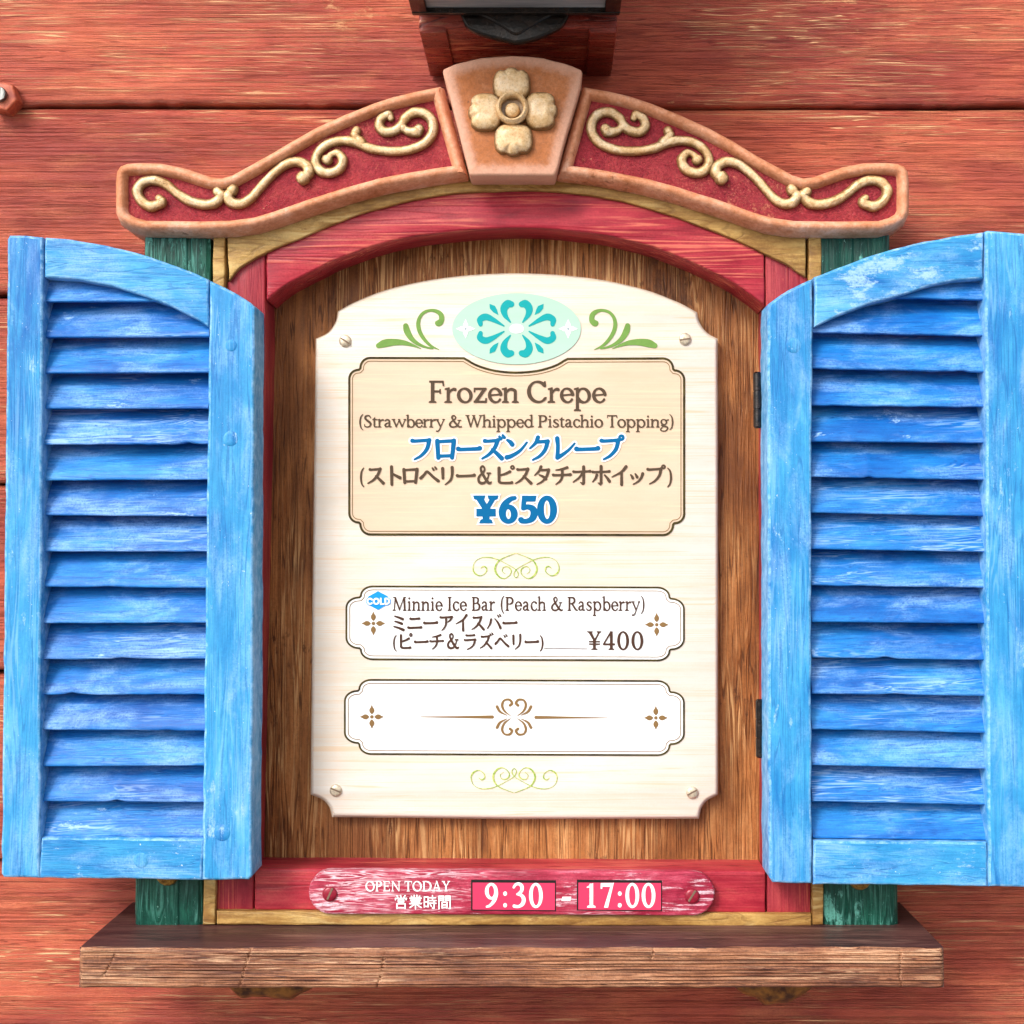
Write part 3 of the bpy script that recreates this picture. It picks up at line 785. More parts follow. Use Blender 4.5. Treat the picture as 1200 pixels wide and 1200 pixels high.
K['\u6642'] = [L_((80, 100), (80, 830), (360, 830), (360, 120)), L_((80, 480), (360, 480)), L_((80, 150), (360, 150)), L_((460, 770), (900, 770)), L_((680, 930), (680, 570)), L_((400, 570), (950, 570)), L_((410, 380), (950, 380)), L_((800, 570), (800, 10), (680, 30)), L_((520, 280), (600, 160))]
K['\u9593'] = [L_((90, -30), (90, 890), (430, 890), (430, 600), (90, 600)), L_((90, 745), (430, 745)), L_((840, 0), (910, -10), (910, 890), (570, 890), (570, 600), (910, 600)), L_((570, 745), (910, 745)), L_((320, 40), (320, 460), (680, 460), (680, 40)), L_((320, 260), (680, 260)), L_((320, 75), (680, 75))]
for k_, v_ in K.items(): G[k_] = (1000, v_)
_cache = {}
def glyph_loops(ch, off, step):
    key = (ch, off, step)
    if key not in _cache: _cache[key] = contours(G[ch][1], off, step) if G[ch][1] else []
    return _cache[key]

def put(ch, x, base, sx, sy, off=0, out=None, step=13, slope=0.0):
    gl = [[(x + px * sx, base - py * sy + slope * (x + px * sx)) for px, py in lp] for lp in glyph_loops(ch, off, step)]
    if gl: out.append(gl)

def line(text, x0, x1, base, em, sx=1.0, off=0.0, step=12):
    """set a line of Latin letters so it spans exactly x0..x1"""
    s = em / 1000
    wsum = sum(G[c][0] * s * sx for c in text)
    track = (x1 - x0 - wsum) / max(1, len(text) - 1)
    out, x = [], x0
    for c in text:
        put(c, x, base, s * sx, s, off, out, step)
        x += G[c][0] * s * sx + track
    return out

def kline(items, base, em, off=0.0, step=14):
    """items = (char, x_left, scale_x)"""
    out = []
    for it in items:
        ch, x = it[0], it[1]
        kx = it[2] if len(it) > 2 else 1.0
        if ch in '()&':
            put(ch, x, base - em * 0.06, em / 1000 * kx * (1.15 if ch == '&' else 1), em / 1000 * (1.25 if ch == '&' else 1.02), off, out, step)
        else:
            put(ch, x, base, em / 1000 * kx, em / 1000, off, out, step)
    return out

# ================================================================== THE SETTING
gm = [(-60, -60, -1.45), (60, -60, -1.45), (60, 0.25, -1.45), (-60, 0.25, -1.45)]
tag(link('ground', gm, [(0, 1, 2, 3)], M['ground'], sharp=0), kind='structure')  # unseen ground sheet, added to bounce light up onto the wall

wall = bpy.data.objects.new('wall', None)
COL.objects.link(wall)
wall.location = (0, 0, -0.65)
wall['kind'] = 'structure'
def plank(y0, y1, seed):
    nx, nz = 330, 26
    V, Fc = [], []
    xs = np.linspace(-330, 1530, nx)
    lo = vnoise(xs, 1 / 90, seed) * 2.0 + vnoise(xs, 1 / 17, seed + 1) * 1.0 + vnoise(xs, 1 / 6, seed + 3) * 0.4
    hi = vnoise(xs, 1 / 120, seed + 2) * 1.2
    prof = [(-0.03, -0.014), (0.0, -0.013), (0.02, -0.005)]
    ts = np.linspace(0.02, 0.97, nz)
    rows = [(0.0, -0.030), (0.0, -0.012), (0.008, -0.0065)]
    for t in ts: rows.append((t, None))
    rows += [(0.99, 0.0005), (1.0, -0.003), (1.0, -0.030)]
    for t, dd in rows:
        for i, x in enumerate(xs):
            y = y0 + hi[i] + (y1 + lo[i] - y0 - hi[i]) * t
            if dd is None:
                d_ = -0.004 + 0.0065 * t + 0.0012 * float(vnoise(np.array([x * 0.6 + t * 300]), 1 / 60, seed + 9)[0])
            else: d_ = dd
            q = W(x, y, 0); q.y = -d_
            V.append(q)
    n2 = len(rows)
    for r in range(n2 - 1):
        for i in range(nx - 1):
            a = r * nx + i
            Fc.append((a, a + 1, a + nx + 1, a + nx))
    o = link('plank', V, Fc, M['wall'], wall, sharp=50, origin=W(600, (y0 + y1) / 2, 0))
joints = [-330, -99, 124, 346, 566, 788, 1010, 1238, 1450]
for i in range(len(joints) - 1):
    plank(joints[i] + 1.5, joints[i + 1] - 1.0, 40 + i * 13)
# sheathing behind the planks
a, b_ = W(-400, -400, -0.03), W(1600, 1500, -0.03)
link('sheathing', [(a.x, 0.035, a.z), (b_.x, 0.035, a.z), (b_.x, 0.035, b_.z), (a.x, 0.035, b_.z)], [(0, 1, 2, 3)], M['gap'], wall, sharp=0)

# ================================================================== GREEN POSTS
def post(xa, xb, label):
    t = thing('green_post', label, 'post', W((xa + xb) / 2, 1084, 0.05), 'green posts behind the shutters')
    seedx = int(xa)
    yt = 262
    # photo: posts splay by perspective only; edges are plumb
    p = lambda x, y, d=0.105: (W(x, y, d))
    zt, zb = W(600, yt, 0.105).z, W(600, 1084.5, 0.105).z
    x0, x1 = W(xa, 1084, 0.105).x, W(xb, 1084, 0.105).x
    # plank-built front: three grooves
    grooves = [0.32, 0.52, 0.75] if xa > 600 else [0.68]
    prof = []
    n = 36
    for i in range(n + 1):
        u = i / n
        dd = 0.105
        e = min(u, 1 - u) * (x1 - x0)
        if e < 0.004: dd -= (0.004 - e) * 0.9
        for g_ in grooves:
            q = abs(u - g_) * (x1 - x0)
            if q < 0.003: dd -= (0.003 - q) * 0.5
        dd += 0.0005 * float(vnoise(np.array([u * 30.0]), 1, seedx)[0])
        prof.append((x0 + (x1 - x0) * u, dd))
    prof = [(x0, 0.004)] + prof + [(x1, 0.004)]
    rows = 40
    V, Fc = [], []
    m = len(prof)
    for r in range(rows + 1):
        z = zb + (zt - zb) * r / rows
        for k, (x, dd) in enumerate(prof):
            jit = 0.0004 * float(vnoise(np.array([z * 40.0 + k * 3]), 1, seedx + 2)[0])
            cc = 0.0035 * (0.6 if r in (0, rows) else 0) if 0 < k < m - 1 else 0
            V.append((x + (jit if k < 3 or k > m - 4 else 0), -(dd + jit - cc), z))
    for r in range(rows):
        for k in range(m - 1):
            a = r * m + k
            Fc.append((a, a + 1, a + m + 1, a + m))
    Fc.append(tuple(range(m))); Fc.append(tuple(rows * m + k for k in range(m)))
    link('post_body', V, Fc, M['green'], t, sharp=30)
    return t
pl_ = post(157, 236, 'dark green post behind the left shutter, one groove down its face')
pr_ = post(966, 1053, 'dark green post behind the right shutter, several grooves down its face')
for t, cx, cy in ((pl_, 197, 1024), (pr_, 1007, 1029)):
    v, f = lathe_px(cx, cy, [(13.5, 0.105), (13.5, 0.108), (12.0, 0.1115), (8.5, 0.114), (4.0, 0.1155)], 14)
    link('bolt_head', v, f, M['knob'], t, sharp=30)

# ================================================================== GOLD SURROUND
gold = thing('gold_surround', 'antique gold moulding running round the red window frame', 'moulding', W(600, 1085, 0.09))
# arched band with corner spandrels (its top is tucked under the carved pediment)
ro = cat([(268, 329), (285, 310), (330, 288), (400, 259), (460, 240), (530, 227), (604, 223.5), (680, 227), (750, 241), (810, 261), (870, 285), (920, 309), (944, 324)], 6)
arcpts = [tuple(p) for p in ro]
up = [(944, 258), (900, 246), (850, 232), (800, 214), (720, 190), (655, 186), (600, 184), (545, 186), (480, 190), (400, 212), (350, 232), (300, 248), (266, 258)]
slab('arched_band', arcpts + up, 0.105, 0.06, M['gold_trim'], gold, bevel=1.8, seed=11, wob=0.7)
slab('side_strip', [(250, 262), (264, 262), (252, 1084), (237.5, 1084)], 0.106, 0.02, M['gold_trim'], gold, bevel=1.6, seed=12)
slab('side_strip', [(947.5, 262), (962.5, 262), (965, 1084), (952.5, 1084)], 0.106, 0.02, M['gold_trim'], gold, bevel=1.6, seed=13)
slab('bottom_strip', [(253.5, 1067.5), (951.5, 1071), (951.5, 1085.5), (253.5, 1084)], 0.106, 0.02, M['gold_trim'], gold, bevel=2, seed=14)

# ================================================================== RED FRAME
fr = thing('window_frame', 'crimson painted arched window frame with brown timber backing board', 'window frame', W(600, 1066, 0.07))
inner = [tuple(p) for p in cat([(312, 353), (325, 341), (360, 320), (410, 298), (470, 280), (540, 270), (604, 267), (668, 270), (735, 281), (795, 300), (845, 323), (880, 345), (896, 358)], 6)]
outer = [tuple(p) for p in ro if 312 < p[0] < 895.5]
slab('arch_head', [(312, inner[0][1] - 1), (312, 296.5)] + outer + [(896, 298.5)] + inner[::-1], 0.100, 0.04, M['frame_h'], fr, bevel=2.4, seed=21, wob=0.5)
lj = [(310.8, 298)] + [tuple(p) for p in ro if 268 < p[0] < 310][::-1] + [(266, 331), (253, 1066), (296.5, 1066.5), (310.8, 420)]
slab('jamb', lj, 0.098, 0.04, M['frame_v'], fr, bevel=2.2, seed=22)
rj = [(897.2, 300)] + [tuple(p) for p in ro if 898 < p[0] < 943] + [(946.5, 326), (950.5, 1070), (899, 1070)]
slab('jamb', rj, 0.098, 0.04, M['frame_v'], fr, bevel=2.2, seed=23)
slab('bottom_rail', [(298, 1018), (897.5, 1021), (897.5, 1070), (298, 1066.5)], 0.100, 0.04, M['frame_h'], fr, bevel=2.4, seed=24)
slab('backing_board', [(285, 330), (330, 300), (420, 262), (604, 240), (790, 262), (880, 300), (915, 330), (915, 1030), (275, 1030)], 0.042, 0.012, M['back'], fr, bevel=1)

# ================================================================== PEDIMENT
ped = thing('carved_pediment', 'terracotta arched pediment with gilded scrolls and a flower keystone', 'pediment', W(600, 214, 0.07))
armL = [(131.5, 212), (133, 199), (138, 191.5), (147, 188), (161.7, 187), (186.7, 187.5), (210, 191.7), (228.3, 197.5), (245, 203.3), (258.3, 205), (270, 201.7), (286.7, 192.5), (316.7, 176),
        (343.3, 160), (370, 145.3), (403.3, 130), (435, 117.5), (460, 109.4), (485, 103), (516, 97.5), (519.5, 99.5),
        (534, 151), (548.7, 203), (547, 206), (516, 210), (485, 215), (447.5, 222.5), (410, 232.5), (370, 245), (322, 262), (300, 268.5), (270, 272.5), (236.7, 273.5), (166.7, 273), (150, 268), (137, 260), (131.8, 248)]
SC = [
 [(187, 233, 4.5), (190, 237, 6), (185, 240.5, 7), (176, 242, 6.8), (166, 235.5, 6.5), (161.5, 224, 6.5), (168, 214.5, 6.5), (181, 211.8, 6.5), (195, 216.5, 6.5), (208, 227, 6.5), (223, 236, 7), (240, 240, 7), (252.5, 238, 6.9), (259.5, 230, 6.8), (256, 225.5, 6.0)],
 [(273.5, 222.5, 6.4), (268, 230.5, 6.8), (272.5, 238, 6.8), (283.5, 239, 6.5), (295, 232, 6.5), (310, 215, 6.5), (322, 203, 6.5), (335, 193.3, 6.5), (348.5, 190, 6.5), (359.5, 194.5, 6.8), (362, 202.5, 7.2), (355.5, 209.5, 8)],
 [(418, 154, 5.3), (416.5, 160, 6), (424, 168, 6)],
 [(384, 187.5, 6.6), (388.5, 181.5, 4), (396, 180, 4.8), (402, 188, 6), (398, 198, 6.5), (387.5, 203, 6.5), (376.5, 201, 6.5), (370, 190.5, 6), (374, 178, 6), (386, 168.5, 6.2), (401, 165.3, 6.5), (416, 167, 7), (435, 174.5, 6.5), (457.5, 177.7, 6.5), (479, 176, 6.5), (497.5, 168.5, 6.5), (507, 156, 6.5), (506.5, 142.5, 6.5), (497.5, 133.5, 6.5),
  (485, 132.5, 6.5), (475, 139, 6.3), (469, 149, 6.5), (460, 154.5, 6.5), (450, 154.5, 6.3), (444.5, 147.5, 6), (447.5, 139, 5.8), (455.5, 135, 5.2), (458, 139, 4)],
 [(470, 149, 5), (479, 154.5, 6), (488, 155, 7), (491, 152, 6)],
]
def arm(mirror, label):
    fx = (lambda x: 1200.6 - x) if mirror else (lambda x: x)
    out = [(fx(x), y) for x, y in armL]
    # ground of the panel = the part itself; rim and scrolls are its sub-parts
    base = slab('arm_panel', inset(densify(out, 8) if area(out) > 0 else densify(out[::-1], 8), 6), 0.121, 0.055, M['crimson'], ped, bevel=1, wob=0)
    base['label'] = label
    pl = densify(out, 6)
    if area(pl) < 0: pl = pl[::-1]
    n = len(pl)
    prof = [(0, 0.05), (0, 0.110), (0.8, 0.117), (2.6, 0.1245), (5.5, 0.130), (9, 0.132), (12, 0.1305), (14.6, 0.1265), (16, 0.1215), (16.4, 0.119)]
    V, Fc = [], []
    L = np.cumsum([0] + [np.linalg.norm(pl[(i + 1) % n] - pl[i]) for i in range(n)])[:-1]
    wv = vnoise(L, 1 / 30, 77 + mirror) * 0.5
    for t_, d_ in prof:
        r = inset(pl, t_) if t_ else pl
        for i, p in enumerate(r):
            q = W(p[0], p[1] + wv[i], 0.13)
            q.y = -(d_ + 0.0006 * wv[i])
            V.append(q)
    for k in range(len(prof) - 1):
        for i in range(n):
            j = (i + 1) % n
            Fc.append((k * n + i, k * n + j, (k + 1) * n + j, (k + 1) * n + i))
    link('rim', V, Fc, M['rim'], base, sharp=60)
    for s_ in ([SC[0]], [SC[1]], [SC[2], SC[3], SC[4]]):
        v, f = merge([tube([(fx(x), y, r) for x, y, r in q], 0.122) for q in s_])
        link('scroll', v, f, M['scroll'], base, sharp=60)
arm(0, 'left arm of the pediment, crimson ground with three gilded scrolls')
arm(1, 'right arm of the pediment, crimson ground with three gilded scrolls')
ks = [(518.5, 84), (519.5, 80.5), (533.7, 74.5), (565.4, 67), (598.7, 64.8), (636.7, 67), (665, 74.5), (681, 81), (682.8, 84.5), (680, 102), (652.5, 201), (650, 205.5), (552, 205.5), (549.5, 203)]
key = slab('keystone', ks, 0.146, 0.06, M['keystone'], ped, bevel=3.2, step=6, seed=31, wob=0.5, rimw=16)
def petal(cx, cy, rx, ry, a0, d, h, seg=72, rings=14):
    """a plump petal, its outer edge pinched into three lobes"""
    V, Fc = [], []
    def hgt(th, s_):
        u = abs((th - a0 + math.pi) % (2 * math.pi) - math.pi)
        gr = math.exp(-((u - 0.42) / 0.13) ** 2) * max(0.0, s_ - 0.35) / 0.65
        return u, h * max(0.0, 1 - s_ ** 3.0) ** 0.5 * (1 - 0.38 * gr) + 0.0004 * math.sin(s_ * 7 + cx)
    V.append(RV(W(cx, cy, d), 0)); V[0].y = -(d + h)
    for k in range(1, rings + 1):
        s_ = k / rings
        for i in range(seg):
            th = 2 * math.pi * i / seg
            c_, n_ = math.cos(th), math.sin(th)
            sq = 1 / (abs(c_) ** 2.8 + abs(n_) ** 2.8) ** (1 / 2.8)
            u, hh = hgt(th, s_)
            f = sq * (1 - 0.11 * s_ ** 2 * math.exp(-((u - 0.42) / 0.15) ** 2) + 0.03 * s_ ** 2 * math.exp(-(u / 0.25) ** 2))
            q = W(cx + rx * s_ * f * c_, cy + ry * s_ * f * n_, d)
            q.y = -(d + hh) + (0.0 if k < rings else 0.004)
            V.append(RV(q, s_ ** 6))
    for i in range(seg): Fc.append((0, 1 + i, 1 + (i + 1) % seg))
    for k in range(rings - 1):
        for i in range(seg):
            a, b = 1 + k * seg + i, 1 + k * seg + (i + 1) % seg
            Fc.append((a, b, b + seg, a + seg))
    return V, Fc
for cx, cy, rx, ry, a0 in ((599.5, 100.5, 23, 20.5, -math.pi / 2), (569, 132.5, 20.5, 23, math.pi), (633.5, 131, 20, 23, 0), (601.8, 164.5, 23.5, 19.5, math.pi / 2)):
    v, f = petal(cx, cy, rx, ry, a0, 0.1465, 0.0125)
    link('petal', v, f, M['scroll'], key, sharp=60)
v, f = lathe_px(600.5, 130, [(18.7, 0.147), (18.6, 0.1595), (17.6, 0.1625), (15.5, 0.164), (13.6, 0.1625), (12.8, 0.159), (12.5, 0.152), (0.5, 0.1515)], 40)
link('rosette_ring', v, f, M['scroll'], key, sharp=60)
v, f = dome(600.5, 130.5, 10, 10, 0.152, 0.010, seg=24, rings=6)
link('rosette_button', v, f, M['scroll'], key, sharp=60)

# ================================================================== SHELF AND CORBELS
sh = thing('window_shelf', 'thick weathered brown timber shelf under the window, deep grooves in its front edge', 'shelf', W(600, 1157, 0.1))
sd_ = 0.195
def shelf():
    xl, xr = W(92, 1111, sd_).x, W(1107, 1113, sd_).x
    zt, zb = W(600, 1111.5, sd_).z, W(600, 1158.5, sd_).z
    nx, nz = 560, 84
    xs = np.linspace(xl, xr, nx)
    zs = np.linspace(0, 1, nz)
    X, Z = np.meshgrid(xs, zs)
    bend = vnoise2(X * 4 + 5, Z * 0 + 3, 5) * 0.018 + vnoise2(X * 17, Z * 1.5, 6) * 0.006
    gz = Z + bend
    dep = 0.0004 * vnoise2(X * 3, gz * 22, 8) + 0.00035 * vnoise2(X * 120, gz * 30, 9)
    for q, hgt_ in enumerate((0.10, 0.19, 0.27, 0.35, 0.44, 0.52, 0.60, 0.69, 0.79, 0.88)):
        cz = hgt_ + 0.012 * vnoise2(X * 7 + q * 9, Z * 0 + q, 30 + q)
        stp = 0.0011 * (0.6 + 0.4 * vnoise2(X * 6, Z * 0 + q, 50 + q))
        u = gz - cz
        amt = np.clip(0.55 + 0.8 * vnoise2(X * 9 + q * 5, Z * 0, 60 + q), 0, 1)
        dep -= 0.0030 * amt * np.exp(-(u / 0.011) ** 2)
        dep += 0.0007 * amt * np.exp(-((u - 0.028) / 0.014) ** 2)
    # a few cross cracks
    for cx, tilt in ((0.0 + xl + 0.03, 0.02), (xl + 0.17, 0.012), (xl + 0.31, 0.01), (xr - 0.045, 0.0), (xr - 0.3, 0.006)):
        u = np.abs(X - (cx + tilt * (Z - 0.5) + 0.001 * vnoise2(Z * 9, Z * 0, int(cx * 1000) % 97)))
        dep -= 0.002 * np.clip(1 - u / 0.0018, 0, 1) * np.clip(0.7 + vnoise2(Z * 5, Z * 0 + cx * 7, 3), 0, 1)
    ez = np.minimum(Z, 1 - Z) * (zt - zb)
    dep -= np.clip(0.004 - ez, 0, 1) ** 2 * 260 * (1 + 0.5 * vnoise2(X * 60, Z * 0, 14))
    ex = np.minimum(X - xl, xr - X)
    dep -= np.clip(0.005 - ex, 0, 1) ** 2 * 200
    zt_w = vnoise2(xs * 25, xs * 0, 21) * 0.0007
    V, Fc = [], []
    for j in range(nz):
        for i in range(nx):
            V.append((X[j, i], -(sd_ + dep[j, i]), zb + (zt - zb) * Z[j, i] + zt_w[i] * (1 if j == nz - 1 else 0.3)))
    for j in range(nz - 1):
        for i in range(nx - 1):
            a = j * nx + i
            Fc.append((a, a + 1, a + nx + 1, a + nx))
    link('front_edge', V, Fc, M['shelf'], sh, sharp=35)
    y = -(sd_ - 0.0045)
    yb = -0.002
    V = [(xl, y, zb), (xr, y, zb), (xr, y, zt), (xl, y, zt), (xl, yb, zb), (xr, yb, zb), (xr, yb, zt), (xl, yb, zt)]
    link('board_body', V, [(0, 4, 7, 3), (1, 2, 6, 5), (3, 7, 6, 2), (0, 1, 5, 4), (0, 3, 2, 1), (4, 5, 6, 7)], M['shelf_top'], sh, sharp=0)
shelf()
for cxa, cxb, yb, lab in ((255, 382, 1168.5, 'golden brown carved bracket under the left part of the shelf'), (846, 962, 1170.5, 'golden brown carved bracket under the right part of the shelf')):
    t = thing('shelf_bracket', lab, 'bracket', W((cxa + cxb) / 2, yb, 0.08), 'carved brackets under the shelf')
    V, Fc = [], []
    x0, x1 = W(cxa, yb, 0.13).x, W(cxb, yb, 0.13).x
    z1 = W(600, 1158.5, sd_).z - 0.0005
    z0 = W(600, yb + 3, 0.10).z
    n, m = 40, 12
    for i in range(n + 1):
        u = i / n
        x = x0 + (x1 - x0) * u
        bell = (1 - abs(2 * u - 1) ** 3.2) * (0.86 + 0.12 * float(vnoise(np.array([u * 9.0]), 1, int(cxa))[0]))
        for k in range(m + 1):
            a = math.pi * k / m
            V.append((x, -(0.10 + 0.055 * math.cos(a) * (0.85 + 0.15 * bell)), z1 - (z1 - z0) * max(0.03, bell) * math.sin(a) ** 0.6 if 0 < k < m else z1))
    for i in range(n):
        for k in range(m):
            a = i * (m + 1) + k
            Fc.append((a, a + 1, a + m + 2, a + m + 1))
    link('carved_body', V, Fc, M['corbel'], t, sharp=50)

# ================================================================== LAMP BLOCK AND LANTERN
bl = thing('mounting_block', 'red painted timber block on the wall that carries the black lantern', 'wooden block', W(607, 38, 0.07))
db_ = 0.153
def boxw(x0, x1, z0, z1, d0, d1):
    V = [(x0, -d0, z0), (x1, -d0, z0), (x1, -d0, z1), (x0, -d0, z1), (x0, -d1, z0), (x1, -d1, z0), (x1, -d1, z1), (x0, -d1, z1)]
    return V, [(0, 1, 2, 3), (4, 7, 6, 5), (0, 4, 5, 1), (1, 5, 6, 2), (2, 6, 7, 3), (3, 7, 4, 0)]
def bevbox(name, x0, x1, z0, z1, d0, d1, mat, parent, bev=0.003, seg=3, jit=0.0):
    import bmesh
    bm = bmesh.new()
    v, f = boxw(x0, x1, z0, z1, d0, d1)
    vs = [bm.verts.new(p) for p in v]
    for q in f: bm.faces.new([vs[i] for i in q])
    bmesh.ops.recalc_face_normals(bm, faces=bm.faces)
    bmesh.ops.bevel(bm, geom=list(bm.edges), offset=bev, segments=seg, affect='EDGES', profile=0.6)
    if jit:
        for q in bm.verts: q.co += Vector((random.uniform(-jit, jit), random.uniform(-jit, jit), random.uniform(-jit, jit)))
    V = [tuple(q.co) for q in bm.verts]
    bm.verts.index_update()
    Fc = [tuple(q.index for q in fc.verts) for fc in bm.faces]
    bm.free()
    return link(name, V, Fc, mat, parent, sharp=35)
bx0, bx1 = W(490, 38, db_).x, W(723.5, 38, db_).x
bz = W(600, 38, db_).z
bevbox('block_body', bx0, bx1, bz + 0.0045, bz + 0.30, 0.003, db_, M['block'], bl, 0.004, 3, 0.0006)
# end-grain side cheeks and front lip, proud of the underside
bevbox('side_cheek', bx0 + 0.001, bx0 + 0.031, bz, bz + 0.03, 0.004, db_ - 0.001, M['block'], bl, 0.0025, 2, 0.0005)
bevbox('side_cheek', bx1 - 0.031, bx1 - 0.001, bz, bz + 0.03, 0.004, db_ - 0.001, M['block'], bl, 0.0025, 2, 0.0005)

la = thing('wall_lantern', 'black iron wall lantern seen from below at the top of the picture', 'lantern', W(605, 18, 0.26))
lz = W(600, 18.5, 0.165).z
lx0, lx1 = W(483, 18.5, 0.165).x, W(726.5, 18.5, 0.165).x
ld0, ld1 = 0.165, 0.165 + 0.12
bw_ = 0.017
iron = []
# bottom ring of the cage
bevbox('bottom_bar', lx0, lx1, lz, lz + 0.016, ld0, ld0 + bw_ * 0.5, M['iron'], la, 0.002)
bevbox('bottom_bar', lx0, lx1, lz, lz + 0.016, ld1 - bw_, ld1, M['iron'], la, 0.002)
bevbox('bottom_bar', lx0, lx0 + bw_, lz + 0.0005, lz + 0.0155, ld0 + bw_ * 0.5 + 0.0005, ld1 - bw_ - 0.0005, M['iron'], la, 0.002)
bevbox('bottom_bar', lx1 - bw_, lx1, lz + 0.0005, lz + 0.0155, ld0 + bw_ * 0.5 + 0.0005, ld1 - bw_ - 0.0005, M['iron'], la, 0.002)
bevbox('glass_pane', lx0 + bw_ * 0.8, lx1 - bw_ * 0.8, lz + 0.006, lz + 0.009, ld0 + bw_ * 0.4, ld1 - bw_ * 0.8, M['steel_glass'], la, 0.0005, 1)
for xx in (lx0 + 0.001, lx1 - 0.015):
    for dd in (ld0 + 0.001, ld1 - 0.015):
        bevbox('corner_upright', xx, xx + 0.014, lz + 0.0165, lz + 0.30, dd, dd + 0.014, M['iron'], la, 0.002)
for (xa_, xb_, da_, db2) in ((lx0 + 0.0155, lx1 - 0.0155, ld0 + 0.006, ld0 + 0.009), (lx0 + 0.0155, lx1 - 0.0155, ld1 - 0.009, ld1 - 0.006), (lx0 + 0.006, lx0 + 0.009, ld0 + 0.0155, ld1 - 0.0155), (lx1 - 0.009, lx1 - 0.006, ld0 + 0.0155, ld1 - 0.0155)):
    bevbox('glass_pane', xa_, xb_, lz + 0.017, lz + 0.299, da_, db2, M['steel_glass'], la, 0.0005, 1)
cxm, cdm, hw = (lx0 + lx1) / 2, (ld0 + ld1) / 2, (lx1 - lx0) / 2 + 0.02
zt_ = lz + 0.301
Vr = [(cxm - hw, -(cdm - hw), zt_), (cxm + hw, -(cdm - hw), zt_), (cxm + hw, -(cdm + hw), zt_), (cxm - hw, -(cdm + hw), zt_)]
Vr += [(x, y, z + 0.012) for x, y, z in Vr] + [(cxm - 0.03, -(cdm - 0.03), zt_ + 0.1), (cxm + 0.03, -(cdm - 0.03), zt_ + 0.1), (cxm + 0.03, -(cdm + 0.03), zt_ + 0.1), (cxm - 0.03, -(cdm + 0.03), zt_ + 0.1)]
Fr = [(0, 1, 2, 3), (8, 9, 10, 11)] + [(i, (i + 1) % 4, 4 + (i + 1) % 4, 4 + i) for i in range(4)] + [(4 + i, 4 + (i + 1) % 4, 8 + (i + 1) % 4, 8 + i) for i in range(4)]
link('roof', Vr, Fr, M['iron'], la, sharp=30)
# shield-shaped bracket below the cage, stepped
shd = [tuple(p) for p in cat([(538, 14), (546, 30), (558, 38), (574, 43), (592, 47), (605, 50), (618, 48), (632, 44), (648, 37), (661, 29), (668, 14)], 4)]
slab('bracket_plate', [(668, -5), (538, -5)] + shd, 0.1615, 0.1535, M['iron'], la, bevel=3, step=5, wob=0.8, seed=3)
sh2 = [tuple(p) for p in cat([(556, 14), (572, 22), (588, 31), (605, 40), (622, 31), (638, 22), (652, 14)], 4)]
slab('bracket_plate', [(652, -5), (556, -5)] + sh2, 0.1645, 0.1617, M['iron'], la, bevel=2.5, step=5, wob=0.6, seed=4)

# hex bolt at the left edge
nb = thing('hex_bolt', 'coral painted hexagonal nut on a bare steel bolt at the left edge of the wall', 'bolt', W(2, 113, 0.0))
hx = [(2 + 18.5 * math.cos(math.radians(a + 12)), 112.5 + 18.5 * math.sin(math.radians(a + 12))) for a in range(0, 360, 60)]
slab('nut', hx, 0.020, -0.004, M['nut'], nb, bevel=2.6, step=4, wob=0.3)
v, f = lathe_px(0.5, 111.5, [(8.6, 0.0195), (8.6, 0.0245), (7.8, 0.0258), (4, 0.026)], 20)
link('bolt_end', v, f, M['bolt_end'], nb, sharp=35)

